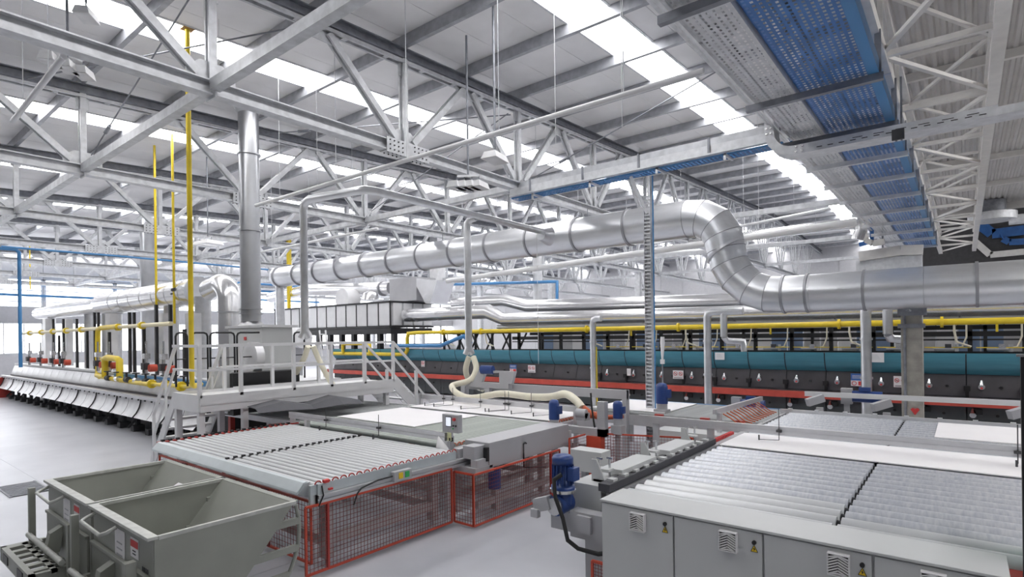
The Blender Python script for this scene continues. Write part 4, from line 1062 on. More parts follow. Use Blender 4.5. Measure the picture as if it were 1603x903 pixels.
while xa < LX1-0.3:
    b = MB().box((xa-0.07, LY+0.15, 0.08), (xa-0.03, LY+0.25, 0.5)).box((xa+0.03, LY+0.15, 0.08), (xa+0.07, LY+0.25, 0.5)).box((xa-0.12, LY+0.05, -0.078), (xa+0.12, LY+0.35, 0.1))
    b.build('support_leg', DARK, kl, kind='stuff')
    if i % 2 == 0: MB().beam((xa-0.1, LY-0.02, 0.04), (xa+0.02, LY+0.3, 0.45), 0.08, 0.06).build('strut', BLACK, kl)
    xa += 1.16; i += 1
# main silver header duct of the left kiln
hd = T('header_duct', 'big silver header duct on top of the left kiln', 'duct', (-22, LY+1.5, 3.6))
h0 = AY(314, 458, 7.4); h1 = AY(165, 478, 7.4); h2 = AY(62, 492, 7.4)
MB().tube([(h0.x, 7.4, h0.z), (h1.x, 7.4, h1.z)], 0.42, 22).build('duct_run', FOIL, hd)
MB().tube([(h1.x-0.02, 7.4, h1.z), (h1.x-0.5, 7.4, h1.z-0.05), (h2.x, 7.4, h2.z)], [0.42, 0.34, 0.28], 20).build('duct_run', FOIL, hd)
for k in range(7):
    xx = h0.x-0.5-k*1.05; MB().tube([(xx, 7.4, h0.z+(h1.z-h0.z)*(h0.x-xx)/(h0.x-h1.x)), (xx-0.03, 7.4, h0.z+(h1.z-h0.z)*(h0.x-xx)/(h0.x-h1.x))], 0.43, 22).build('duct_band', FOIL, hd)
MB().tube([(h0.x, 7.4, h0.z), (h0.x+0.05, 7.4, h0.z)], 0.435, 22).build('end_cap', DUCT, hd)
b = MB()
for k, px_ in enumerate((82, 140, 168, 185, 270, 320)):
    p = AY(px_, 500, 7.4); 
    MB().tube([(p.x, 7.4, 1.5), (p.x, 7.4, 3.9)], 0.16 if px_ < 200 else 0.22, 16).build('down_pipe', DUCT, hd)
# upright flat ducts and black posts on the left kiln
for k, px_ in enumerate((72, 104, 172, 255, 300)):
    p = AY(px_, 520, 7.0)
    one(MB().box((p.x-0.25, 6.95, 1.58), (p.x+0.25, 7.2, AY(px_, 492 if px_ > 150 else 500, 7.0).z)), 'flat_duct', SHIELD,
        ['flat upright duct at the far left end of the silver kiln', 'second flat upright duct from the far left on the silver kiln', 'flat upright duct near the middle of the silver kiln',
         'flat upright duct behind the short yellow drop on the silver kiln', 'flat upright duct beside the tall thick yellow pipe'][k], 'duct', group='flat ducts on the silver kiln')
for k, px_ in enumerate((84, 93, 100, 121, 137, 149, 155, 172, 204, 211, 226, 246, 268, 290)):
    p = AY(px_, 540, 6.75); q = AY(px_, 500 if px_ < 130 else (490 if px_ < 215 else 478), 6.75)
    if k % 3 == 1: q.z -= 0.7
    one(MB().box((p.x-0.05, 6.72, 1.55), (p.x+0.05, 6.80, q.z)), 'black_post', BLACK, ORD[k]+' black steel post from the far end of the silver kiln', 'post', group='black posts on the silver kiln')
# yellow pipework on the left kiln
y1 = T('gas_pipe', 'pale yellow gas manifold with flanges along the silver kiln', 'pipe', (-24, 6.6, 3.0))
m0 = AY(270, 507.5, 6.6); m1_ = AY(33, 523, 6.6)
MB().tube([m0, m1_], 0.065, 10).build('pipe_run', mat('pale_yellow', (0.80, 0.72, 0.48), 0.4), y1)
for px_ in (48, 66, 84, 105, 129, 186, 224):
    p = m0.lerp(m1_, 0); tt = 0
    d = ray(px_, 515); X_ = d[0]/d[1]*6.6; f_ = (m0.x-X_)/(m0.x-m1_.x); c = m0.lerp(m1_, f_)
    MB().tube([c+Vector((-0.07,0,0)), c+Vector((0.07,0,0))], 0.12, 10).build('flange', YEL, y1)
p = AY(154, 514, 6.55)
MB().tube([AY(186, 512, 6.55), AY(160, 514, 6.55), AY(155, 517, 6.55), (p.x, 6.55, 2.6), (p.x, 6.55, 1.55), (p.x+0.1, 6.5, 1.42), (p.x+0.8, 6.4, 1.38)], 0.085, 10).build('drop', YEL, y1)
y2 = T('gas_pipe', 'thick tall yellow gas pipe rising from the floor works to the roof', 'pipe', (-14.2, 5.8, 1.4))
XP = -11.75; px0 = AX(302, 500, XP); Yp = px0.y
rt = zro(Yp)
MB().tube([(XP, Yp, rt-0.02), (XP, Yp, 1.86), (XP-0.04, Yp+0.02, 1.76), (XP-0.15, Yp+0.1, 1.70), (XP-0.8, Yp+0.5, 1.68), (-14.5, 5.7, 1.5), (-18.5, 5.9, 1.42)], 0.047, 12).build('riser', YEL, y2)
MB().box((XP-0.1, Yp-0.1, rt-0.03), (XP+0.1, Yp+0.1, rt-0.01)).build('roof_flange', BRASS, y2)
for k in range(3): MB().tube([(-14.9-k*1.1, 5.72+k*0.055, 1.49-k*0.02), (-14.8-k*1.1, 5.715+k*0.055, 1.492-k*0.02)], 0.12, 10).build('flange', YEL, y2)
y3 = T('gas_pipe', 'short yellow pipe loop above the shields of the silver kiln', 'pipe', (-20, 6.3, 1.4))
MB().tube([AY(165, 590, 6.2), AY(165, 562, 6.2), AY(170, 560, 6.2), AY(184, 562, 6.2), AY(188, 565, 6.2), AY(188, 592, 6.2)], 0.1, 10).build('loop', YEL, y3)
MB().tube([AY(152, 588, 6.2), AY(180, 594, 6.2), AY(235, 602, 6.2)], 0.07, 10).build('low_run', YEL, y3)
for k, (px_, lab, yb_) in enumerate(((247, 'thin yellow pipe left of the thick one, hanging from the roof over the kiln', 547), (275, 'thin yellow pipe with valve hanging from the roof just left of the thick one', 508))):
    Yq = 7.0; p = AY(px_, yb_, Yq); q = AY(px_, 133 if k == 0 else 140, Yq)
    t = T('thin_gas_pipe', lab, 'pipe', p)
    MB().tube([(p.x, Yq, p.z), (p.x, Yq, q.z)], 0.036, 10).build('pipe_run', YEL, t)
    if k == 1:
        zc = AY(px_, 455, Yq).z
        MB().tube([(p.x-0.1, Yq, zc), (p.x+0.1, Yq, zc)], 0.06, 8).cb((p.x-0.1, Yq, zc-0.12), (0.22, 0.05, 0.05)).build('valve', DARK, t)
    zc = zro(Yq); 
    MB().tube([(p.x, Yq, q.z), (p.x+0.02, Yq, zc)], 0.012, 6).build('hanger', GALVD, t)
for k, (px_, ya_, yb_) in enumerate(((453, 330, 510), (457, 345, 470), (49, 345, 455))):
    Yq = 20.0 if k < 2 else 9.0; p = AY(px_, yb_, Yq); q = AY(px_, ya_, Yq)
    one(MB().tube([p, q], 0.12 if k == 0 else 0.035, 8), 'thin_gas_pipe', YEL, ['yellow pipe standing behind the platform, right of the chimney', 'very thin yellow pipe beside the one right of the chimney', 'faint thin yellow pipe at the far left under the roof'][k], 'pipe')
# burners with red hoods
for k, px_ in enumerate((52, 70, 90, 106, 162, 180, 240, 268)):
    p = AY(px_, 548, 6.45)
    t = T('burner', ORD[k]+' orange red burner hood with valve from the far end of the silver kiln', 'burner', (p.x, 6.45, 1.58), 'burners on the silver kiln')
    MB().tube([(p.x, 6.35, 1.80), (p.x, 6.55, 1.80)], 0.11, 12).build('hood', ORANGE, t)
    MB().tube([(p.x-0.35, 6.4, 1.58), (p.x-0.35, 6.4, 2.1)], 0.05, 8).cb((p.x-0.35, 6.4, 2.15), (0.2, 0.16, 0.16)).tube([(p.x-0.35, 6.4, 2.2), (p.x-0.35, 6.4, 2.6)], 0.03, 6).build('valve_column', CHROME, t)
    MB().cb((p.x-0.3, 6.35, 1.85), (0.22, 0.16, 0.2)).build('actuator', DARK, t)
for k in range(9):
    p = AY(170+k*15, 592+k*1.3, 6.15)
    t = T('gas_valve', ORD[k]+' gas valve from the left in the low yellow line of the silver kiln', 'valve', p, 'gas valves on the silver kiln')
    MB().tube([(p.x-0.12, p.y, p.z), (p.x+0.12, p.y, p.z)], 0.09, 10).build('valve_body', CHROME if k % 2 else DARK, t)
    MB().tube([(p.x, p.y-0.02, p.z+0.08), (p.x, p.y-0.02, p.z+0.2)], 0.03, 8).tube([(p.x, p.y-0.02, p.z+0.2), (p.x, p.y-0.02, p.z+0.23)], 0.1, 10).build('handwheel', DARK, t)
# elbow duct, fan and chimney
el = T('elbow_duct', 'shiny elbow duct standing between the header duct and the chimney', 'duct', (-15.5, 7.3, 1.5))
e0 = AY(362, 512, 7.4); e1 = AY(362, 470, 7.4); e2 = AY(340, 455, 7.4)
MB().tube([(e0.x, 7.4, 1.5), (e0.x, 7.4, e1.z), (e0.x-0.08, 7.4, e1.z+0.2), (e0.x-0.25, 7.4, e1.z+0.36), (e0.x-0.5, 7.4, e1.z+0.42), (e2.x-0.35, 7.4, e2.z)], 0.31, 22).build('elbow', FOIL, el)
MB().tube([(e0.x, 7.4, e0.z+0.35), (e0.x, 7.4, e0.z+0.4)], 0.325, 22).build('band', DUCT, el)
fb = T('fan_unit', 'white fan housing with scroll below the chimney', 'machine', (-14.3, 7.2, 1.5))
f0 = AY(366, 516, 7.0); f1 = AY(418, 590, 7.0)
MB().box((f0.x, 6.9, f1.z), (f1.x, 7.7, f0.z)).build('housing', CAB, fb, bev=0.01)
MB().box((f0.x-0.1, 6.85, f0.z), (f1.x+0.1, 7.8, f0.z+0.06)).build('top_plate', SHIELD, fb)
fc = AY(402, 560, 6.85)
MB().tube([(fc.x, 6.7, fc.z), (fc.x, 6.9, fc.z)], 0.36, 24).prism([(fc.x-0.6, fc.z-0.36), (fc.x, fc.z-0.36), (fc.x+0.2, fc.z+0.3)], 'y', 6.72, 6.9).build('scroll', SHIELD, fb)
lo = AY(384, 532, 6.88)
MB().box((lo.x-0.03, 6.885, lo.z-0.03), (lo.x+0.08, 6.9, lo.z+0.05)).build('red_plate', INKR, fb)
ch = T('chimney', 'tall round steel chimney rising from the fan unit to the roof', 'chimney', (-14.2, 7.2, 3))
c0 = AY(395, 505, 7.2)
MB().tube([(c0.x, 7.2, c0.z), (c0.x, 7.2, zro(7.2)-0.05)], 0.245, 24).build('pipe', CHIM, ch)
MB().tube([(c0.x, 7.2, AY(395, 518, 7.2).z), (c0.x, 7.2, c0.z)], [0.42, 0.25], 4).build('hood', SHIELD, ch)
for py_ in (494, 487, 365, 246, 140): 
    z_ = AY(395, py_, 7.2).z; MB().tube([(c0.x, 7.2, z_), (c0.x, 7.2, z_+0.03)], 0.285, 24).build('flange', CHIM, ch)
z_ = zro(7.2); MB().tube([(c0.x, 7.2, z_-0.4), (c0.x, 7.2, z_-0.15), (c0.x, 7.2, z_-0.02)], [0.25, 0.42, 0.45], 24).build('roof_collar', DUCT, ch)
# black hoop railings behind the platform
hr = T('hoop_railing', 'black tubular hoop railing on the silver kiln behind the white platform', 'railing', (-13.6, 6, 1.4))
XH = -13.3
for (pa_, pb_) in ((277, 295), (302, 327), (331, 369), (373, 423), (425, 441), (448, 458), (462, 478)):
    a_ = AX(pa_, 520, XH); b_ = AX(pb_, 520, XH); r = 0.08; zt_ = 2.78; z0 = 1.6
    MB().tube([(XH, a_.y, z0), (XH, a_.y, zt_-r), (XH, a_.y+r*0.3, zt_-r*0.3), (XH, a_.y+r, zt_), (XH, b_.y-r, zt_), (XH, b_.y-r*0.3, zt_-r*0.3), (XH, b_.y, zt_-r), (XH, b_.y, z0)], 0.022, 8).build('hoop', BLACK, hr)
    MB().tube([(XH, a_.y, 2.2), (XH, b_.y, 2.2)], 0.015, 6).build('mid_rail', BLACK, hr)
bb = T('black_machine', 'low black machine with a white stripe behind the platform railing', 'machine', (-12.9, 7, 0))
a_ = AX(366, 600, -12.75); b_ = AX(470, 600, -12.75)
MB().box((-13.2, a_.y, 0.9), (-12.75, b_.y, 1.85)).build('body', BLACK, bb)
MB().box((-12.75, a_.y, 1.52), (-12.73, b_.y, 1.56)).build('white_stripe', PAPER, bb)
one(MB().box((-13.2, AX(331, 600, -13.1).y, 1.0), (-12.9, AX(357, 600, -13.1).y, 2.0)), 'white_cabinet', CAB, 'small white cabinet behind the platform railing, left of the black machine', 'cabinet')

use()
# ------------------------------------------------------------------ white access platform with stairs
pf = T('access_platform', 'light grey access platform with railings and two stairs over the conveyor', 'platform', (-11.8, 7, 0))
PX0, PX1, PY0, PY1, PZ = -11.5, -10.4, 4.28, 8.55, 1.48
MB().box((PX0, PY0, PZ-0.04), (PX1, PY1, PZ)).build('deck', WSTEEL, pf)
b = MB().box((PX1-0.02, PY0, 1.23), (PX1+0.02, PY1, 1.35)).box((PX1+0.0, PY0, 1.35), (PX1+0.03, PY1, 1.53)); b.build('fascia', WSTEEL, pf)
MB().box((PX0, PY0-0.02, 1.23), (PX1, PY0+0.02, 1.53)).build('fascia', WSTEEL, pf); MB().box((PX0-0.03, PY0, 1.23), (PX0+0.01, PY1, 1.53)).build('fascia', WSTEEL, pf)
for y0 in (4.33, 5.1, 6.1, 7.3, 8.4):
    for x0 in (PX0+0.06, PX1-0.08):
        if x0 > -10.9 and 5.9 < y0 < 8: continue
        MB().box((x0-0.05, y0-0.05, 0), (x0+0.05, y0+0.05, 1.23)).build('leg', WSTEEL, pf)
def rail(pts, name='handrail', w_=0.05):
    for a_, b_ in zip(pts[:-1], pts[1:]): MB().beam(a_, b_, w_, w_).build(name, WSTEEL, pf)
RT = 2.39
for x0, ys in ((PX1, (4.28, 5.0, 6.05, 6.9, 7.75, 8.55)), (PX0, (5.2, 6.2, 7.3, 8.55))):
    for y0 in ys: MB().box((x0-0.03, y0-0.03, 1.48), (x0+0.03, y0+0.03, RT)).build('railing_post', WSTEEL, pf)
    rail([(x0, ys[0], RT), (x0, ys[-1], RT)]); rail([(x0, ys[0], 1.96), (x0, ys[-1], 1.96)], 'mid_rail', 0.04)
rail([(PX0, 4.28, RT), (PX1, 4.28, RT)]); rail([(PX0, 4.28, 1.96), (PX1, 4.28, 1.96)], 'mid_rail', 0.04)
# stair at the left, down towards the far end
for y0 in (4.3, 5.15):
    MB().beam((PX0, y0, 1.42), (PX0-1.15, y0, 0.02), 0.03, 0.2, up=(1,0,0)).build('stringer', WSTEEL, pf)
    rail([(PX0+0.05, y0, RT), (PX0-1.05, y0, 1.05), (PX0-1.05, y0, 0.0)]); rail([(PX0, y0, 1.96), (PX0-1.05, y0, 0.62)], 'mid_rail', 0.035)
    MB().box((PX0-0.45, y0-0.02, 0.8), (PX0-0.41, y0+0.02, 1.75)).build('railing_post', WSTEEL, pf)
for k in range(7):
    z_ = 0.19+k*0.195; MB().box((PX0-1.13+k*0.165, 4.3, z_), (PX0-0.93+k*0.165, 5.15, z_+0.04)).build('tread', WSTEEL, pf)
# stair at the right, down towards the teal kiln
for x0 in (PX0, PX1):
    MB().beam((x0, PY1, 1.48), (x0, PY1+1.45, 0.02), 0.03, 0.22, up=(0,1,0)).build('stringer', WSTEEL, pf)
    rail([(x0, PY1, RT), (x0, PY1+1.5, 1.0), (x0, PY1+1.6, 0.9), (x0, PY1+1.6, 0.0)]); rail([(x0, PY1, 2.05), (x0, PY1+1.4, 0.62)], 'mid_rail', 0.04)
    for y0 in (0.7,): MB().box((x0-0.03, PY1+y0-0.03, 1.4-y0), (x0+0.03, PY1+y0+0.03, RT-y0)).build('railing_post', WSTEEL, pf)
for k in range(7):
    z_ = 0.19+k*0.195; MB().box((PX0, PY1+1.35-k*0.2, z_), (PX1, PY1+1.55-k*0.2, z_+0.03)).build('tread', WSTEEL, pf)
# grey folded cover plates at the kiln exit
for k, (pp, lab) in enumerate((([(400, 640), (442, 629), (487, 634)], 'left dark grey folded cover plate below the platform'), ([(487, 634), (527, 621), (563, 626)], 'right dark grey folded cover plate below the platform'))):
    ps = [AX(q[0], q[1], -9.95) for q in pp]
    m_ = MB()
    m_._add([ps[0], ps[1], ps[2], ps[0]+Vector((-0.3, 0, 0.02)), ps[1]+Vector((-0.3, 0, 0.02)), ps[2]+Vector((-0.3, 0, 0.02))], [(0, 1, 4, 3), (1, 2, 5, 4)])
    lo_ = min(p.z for p in ps)-0.02
    m_._add([ps[0]+Vector((0.12, 0, -0.07)), ps[1]+Vector((0.25, 0, -0.14)), ps[2]+Vector((0.12, 0, -0.07)), ps[0], ps[1], ps[2]], [(0, 1, 4, 3), (1, 2, 5, 4)])
    one(m_, 'cover_plate', COVER, lab, 'cover', solid=0.01)
ex = T('exit_conveyor', 'conveyor with black roller ends coming out below the platform', 'machine', (-10.6, 6.0, 0))
MB().box((-12.6, 5.7, 0.84), (-9.75, 5.8, 0.95)).build('side_rail', ALU, ex)
me_e = local(MB(True).tube([(0, 0, 0), (0, 2.8, 0)], 0.03, 8), 'roller', ROLLD)
for i in range(24): put(me_e, 'roller', (-12.5+i*0.118, 5.8, 0.92), ex)
MB().box((-12.6, 8.6, 0.84), (-9.75, 8.7, 0.95)).build('side_rail', ALU, ex)
for x0 in (-12.4, -9.9):
    for y0 in (5.75, 8.65): MB().box((x0-0.05, y0-0.05, 0), (x0+0.05, y0+0.05, 0.84)).build('leg', RED, ex)
one(MB().box((-10.2, 4.55, 0.0), (-10.0, 4.75, 0.88)), 'red_post', RED, 'red square post under the platform, left of the conveyor', 'post')
one(MB().box((-10.45, 5.9, 0.0), (-10.2, 6.15, 0.98)) if False else MB().box((-10.0, 5.3, 0.0), (-9.7, 5.55, 0.93)), 'red_box', RED, 'red box beside the near roller table, below the platform', 'box')
guard('mesh_guard', 'red mesh guard below the platform between the two red posts', (-10.1, 4.8, 0.02), (0, 0.48, 0), 0.8)

plan(0.985)
# ------------------------------------------------------------------ tipping hoppers in the left foreground
def hopper(x0, x1, label, n):
    t = T('tipping_hopper', label, 'hopper', ((x0+x1)/2, 2.2, 0), 'tipping hoppers')
    ya, yb, zt_ = 1.70, 2.93, 0.98
    prof = [(ya, zt_), (ya, 0.28), (2.25, 0.22), (yb, zt_)]
    b = MB()
    for xx in (x0, x1): b._add([(xx, y, z) for y, z in prof], [(0, 1, 2, 3)])
    for (p, q) in zip(prof[:-1], prof[1:]): b._add([(x0, p[0], p[1]), (x1, p[0], p[1]), (x1, q[0], q[1]), (x0, q[0], q[1])], [(0, 1, 2, 3)])
    b.build('trough', HOPP, t, solid=0.012)
    b = MB()
    b.box((x0-0.01, ya-0.05, zt_-0.015), (x1+0.01, ya+0.03, zt_+0.012)); b.build('front_rim', HOPPR, t, bev=0.004)
    for xx in (x0, x1): MB().box((xx-0.016, ya+0.03, zt_-0.02), (xx+0.016, yb+0.02, zt_+0.01)).build('side_rim', HOPPR, t)
    MB().prism([(yb-0.01, zt_-0.02), (yb+0.045, zt_+0.0), (yb+0.045, zt_+0.01), (yb-0.01, zt_+0.002)], 'x', x0, x1).build('back_lip', HOPP, t)
    MB().box((x0+0.02, ya-0.03, 0.28), (x1-0.05, ya-0.006, 0.66)).box((x0+0.02, ya-0.045, 0.64), (x1-0.05, ya-0.006, 0.67)).build('front_panel', HOPP, t, bev=0.004)
    hx = x0+0.22
    MB().tube([(hx-0.12, ya-0.02, 0.93), (hx-0.12, ya-0.10, 0.90), (hx-0.08, ya-0.14, 0.89), (hx+0.42, ya-0.14, 0.87), (hx+0.47, ya-0.10, 0.89), (hx+0.48, ya-0.03, 0.92)], 0.017, 8).build('handle', HOPPR, t)
    for (w0, w1, z0, z1, nm) in ((0.60, 0.84, 0.64, 0.90, 'paper_label'), (0.98, 1.16, 0.74, 0.90, 'sticker')):
        p = MB().box((x0+w0, ya-0.012, z0), (x0+w1, ya-0.008, z1)).build(nm, PAPER, t)
        b = MB()
        for q in range(3 if nm == 'paper_label' else 2): b.box((x0+w0+0.05, ya-0.014, z1-0.12-q*0.05 if nm == 'paper_label' else z1-0.11-q*0.025), (x0+w1-0.06, ya-0.011, z1-0.108-q*0.05 if nm == 'paper_label' else z1-0.1-q*0.025))
        b.build('text_lines', INK if nm == 'sticker' else CABS, p, kind='stuff')
        if nm == 'sticker': MB().box((x0+w0+0.01, ya-0.015, z1-0.075), (x0+w1-0.01, ya-0.011, z1-0.02)).build('red_band', INKR, p)
    if n == 1:
        b = MB()
        for q in range(4):
            for r in range(2): b.box((x0+1.24+q*0.035, ya-0.014, 0.63+r*0.05), (x0+1.262+q*0.035, ya-0.011, 0.665+r*0.05))
        b.build('stencil_mark', COVER, t, kind='stuff')
    # rocker segments with rungs at the tipping side
    for xx in (x0+0.02, x1-0.02):
        c = (2.3, 0.78); pts = arc((2.28, 0.72), 0.72, 18, -75, 12, 'yz', xx)
        MB().tube([Vector(p) for p in pts], 0.02, 6).build('rocker_rim', HOPP, t)
        b = MB()
        for a in (6, -14, -34, -54):
            an = math.radians(a); po_ = (2.28+0.72*math.cos(an), 0.72+0.72*math.sin(an))
            zz = po_[1]; yi = 2.25+(yb-2.25)*max(0.0, min(1.0, (zz-0.22)/(zt_-0.22)))
            if yi < po_[0]: b.box((xx-0.02, yi-0.02, zz-0.03), (xx+0.02, po_[0], zz+0.03))
        b.build('rocker_rungs', HOPP, t, kind='stuff')
    # fork pocket base, pivot bar, posts, castors
    fb_ = MB().box((x0-0.03, 1.28, 0.22), (x0+0.02, 1.66, 0.36)).box((x0-0.03, 1.28, 0.22), (x1-0.3, 1.33, 0.36)).box((x1-0.35, 1.28, 0.22), (x1-0.3, 1.66, 0.36))
    for q in range(6): fb_.box((x0+0.02+q*0.2, 1.33, 0.33), (x0+0.10+q*0.2, 1.62, 0.36))
    fb_.box((x0, 1.45, 0.33), (x1-0.3, 1.5, 0.36)); fb_.build('fork_base', HOPP, t)
    for q in (0.12, 0.75): MB().box((x0+q, 1.272, 0.25), (x0+q+0.22, 1.279, 0.33)).build('fork_pocket', BLACK, t)
    MB().tube([(x0-0.05, 1.52, 0.42), (x1-0.25, 1.52, 0.42)], 0.028, 8).build('pivot_bar', HOPPR, t)
    MB().prism([(1.52, 0.36), (1.64, 0.36), (1.68, 0.62), (1.56, 0.56)], 'x', x0+0.55, x0+0.66).build('latch_bracket', HOPP, t)
    MB().box((x0-0.06, 1.52, 0.36), (x0-0.01, 1.58, 0.92)).build('stop_post', HOPP, t)
    MB().box((x1-0.24, 1.55, 0.30), (x1-0.17, 1.63, 0.78)).build('stop_post', HOPP, t)
    MB().box((x0+0.05, 1.66, 0.14), (x1-0.05, 2.5, 0.22)).build('chassis', HOPP, t)
    for (cx_, cy_) in ((x0+0.15, 1.85), (x1-0.35, 1.6), (x0+0.15, 2.4), (x1-0.15, 2.4)):
        w_ = MB().tube([(cx_-0.025, cy_, 0.07), (cx_+0.025, cy_, 0.07)], 0.07, 14).build('castor_wheel', RUBBER, t)
        MB().box((cx_-0.04, cy_-0.03, 0.08), (cx_+0.04, cy_+0.03, 0.15)).build('castor_fork', CABS, w_)
    if n == 0:
        MB().tube([(x1-0.6, ya+0.55, 0.99), (x1-0.6, ya+0.55, 1.06), (x1-0.3, ya+0.62, 1.06), (x1-0.3, ya+0.62, 0.99)], 0.008, 6).build('wire_loop', HOPPR, t) if False else None
    return t
hopper(-8.0, -6.50, 'left grey green tipping hopper, farther from the camera, with broken slab pieces inside', 0)
hopper(-6.42, -4.96, 'right grey green tipping hopper, nearest the camera, empty', 1)
one(MB().prism([(2.2, 0.3), (2.75, 0.82), (2.77, 0.86), (2.3, 0.62)], 'x', -7.2, -6.62), 'broken_slab', SLAB, 'broken white slab piece lying inside the left tipping hopper', 'slab piece')
one(MB().prism([(2.0, 0.26), (2.4, 0.42), (2.42, 0.47), (2.05, 0.31)], 'x', -7.7, -7.2), 'broken_slab', SLAB, 'small broken slab scrap at the bottom of the left tipping hopper', 'slab piece')

use()
# floor drain
dr = T('floor_drain', 'rectangular slotted drain grate in the floor, left of the hoppers', 'drain', (-12.6, 2.4, 0))
c = [AZ(5, 768, 0.0), AZ(62, 760, 0.0)]
b = MB(); 
for q in range(11): b.box((-13.05+q*0.095, 2.05, 0.001), (-13.05+q*0.095+0.05, 2.55, 0.012))
b.box((-13.1, 2.03, 0.001), (-12.0, 2.06, 0.012)).box((-13.1, 2.54, 0.001), (-12.0, 2.57, 0.012)); b.build('grate_bars', GALVD, dr, kind='stuff')
MB().box((-13.1, 2.03, 0.0), (-12.0, 2.57, 0.002)).build('pit', BLACK, dr)

use(lambda x, y, z: (1.05*x, y*(0.94+0.0067*y), z-0.24))
# ------------------------------------------------------------------ overhead cable trays at right, running away from the camera
def perftray(t, x0, x1, ya, yb, z, m, cell=0.06, side=0.10, hx=0.42, hy=0.55):
    nx = max(2, int(round((x1-x0)/cell))); cy = cell*1.25; ny = int((yb-ya)/cy)
    dx = (x1-x0)/nx; dy = (yb-ya)/ny; vs = []; fs = []
    xs_ = [x0]; 
    for i in range(nx): xs_ += [x0+dx*(i+0.5-hx/2), x0+dx*(i+0.5+hx/2)]
    xs_.append(x1); ys_ = [ya]
    for j in range(ny): ys_ += [ya+dy*(j+0.5-hy/2), ya+dy*(j+0.5+hy/2)]
    ys_.append(yb); W = len(xs_)
    vs = [(x, y, z) for y in ys_ for x in xs_]
    for j in range(len(ys_)-1):
        for i in range(W-1):
            if i % 2 == 1 and j % 2 == 1: continue
            fs.append((j*W+i, j*W+i+1, (j+1)*W+i+1, (j+1)*W+i))
    b = MB(); b._add(vs, fs); b.build('perforated_base', m, t)
    for xx in (x0, x1): MB().box((xx-0.004, ya, z), (xx+0.004, yb, z+side)).build('side_wall', m, t)
ct = T('cable_tray', 'wide blue perforated cable tray overhead, running into the depth', 'cable tray', (-1.2, 13, 5.7))
perftray(ct, -1.50, -0.80, 3.6, 23.0, 5.74, TRAYB, 0.058, 0.10, 0.46, 0.5)
MB().box((-0.80, 3.6, 5.70), (-0.70, 23.0, 5.86)).build('blue_side_rail', BLUEP, ct)
ct2 = T('cable_tray', 'grey galvanised perforated cable tray overhead, left of the wide blue one', 'cable tray', (-1.8, 13, 5.7))
perftray(ct2, -1.98, -1.56, 3.6, 23.0, 5.74, GALV, 0.06, 0.10, 0.38, 0.5)
MB().box((-1.57, 3.6, 5.70), (-1.53, 23.0, 5.80)).build('edge_rail', GALV, ct2)
arms = T('tray_supports', 'row of dark cross arms carrying the overhead cable trays', 'brackets', (-1.4, 13, 5.6))
for k, y0 in enumerate((5.15, 7.8, 9.6, 11.2, 12.7, 14.3, 15.9, 17.5, 19.1, 20.7, 22.4)):
    MB().chan((-2.1, y0, 5.66), (-0.66, y0, 5.66), 0.07, 0.08, 0.01).build('cross_arm', GALVD if k < 3 else GALV, arms)
    MB().box((-0.74, y0-0.02, 5.66), (-0.68, y0+0.02, 6.2)).build('hanger', GALVD, arms)
# conduit and beam left of the trays
b = T('conduit_bundle', 'grey conduits clipped along the truss beside the galvanised cable tray', 'conduit', (-2.25, 12, 5.8))
MB().tube([(-2.2, 3.6, 5.93), (-2.2, 22, 5.93)], 0.03, 8).build('conduit', GALV, b)
MB().tube([(-2.12, 3.6, 5.86), (-2.12, 22, 5.86)], 0.02, 8).build('conduit', GALV, b)

use(lambda x, y, z: (x, 1.1*y, z-0.24))
# cream lattice girder over the machine
lg = T('lattice_girder', 'cream white lattice girder overhead at right, with zigzag bracing', 'girder', (-0.2, 17, 6.1))
LX_A, LX_B, ZL, ZU = -0.80, 0.36, 6.22, 7.05
for xx in (LX_A, LX_B):
    MB().box((xx-0.07, 3.4, ZL-0.06), (xx+0.07, 29.0, ZL-0.045)).box((xx-0.07 if xx > 0 else xx+0.055, 3.4, ZL-0.045), (xx-0.055 if xx > 0 else xx+0.07, 29.0, ZL+0.09)).build('bottom_chord', LATT, lg)
    MB().box((xx-0.05, 3.4, ZU-0.05), (xx+0.05, 29.0, ZU+0.05)).build('top_chord', LATT, lg)
y0 = 3.6; k = 0; PIT = 2.1
while y0 < 28.5:
    a_, b_ = (LX_A, LX_B) if k % 2 == 0 else (LX_B, LX_A)
    MB().beam((a_, y0, ZL+0.02), (b_, y0+PIT, ZL+0.02), 0.06, 0.05).build('bottom_brace', LATT, lg)
    MB().box((LX_A, y0-0.03, ZL-0.02), (LX_B, y0+0.03, ZL+0.05)).build('bottom_strut', LATT, lg)
    MB().beam((a_, y0, ZU), (b_, y0+PIT, ZU), 0.05, 0.05).build('top_brace', LATT, lg)
    MB().box((LX_A, y0-0.025, ZU-0.03), (LX_B, y0+0.025, ZU+0.03)).build('top_strut', LATT, lg)
    for xx in (LX_A, LX_B):
        MB().box((xx-0.03, y0-0.03, ZL), (xx+0.03, y0+0.03, ZU)).build('upright', LATT, lg)
        MB().beam((xx, y0, ZL+0.05 if k % 2 else ZU), (xx, y0+PIT, ZU if k % 2 else ZL+0.05), 0.045, 0.045).build('side_brace', LATT, lg)
    y0 += PIT; k += 1
for y0 in (8.2, 12.6, 16.4, 20.0): MB().box((LX_A-0.075, y0, ZL-0.07), (LX_A+0.075, y0+0.03, ZL-0.055)).build('splice_plate', GALV, lg)

use(lambda x, y, z: (x, y, z-0.22))
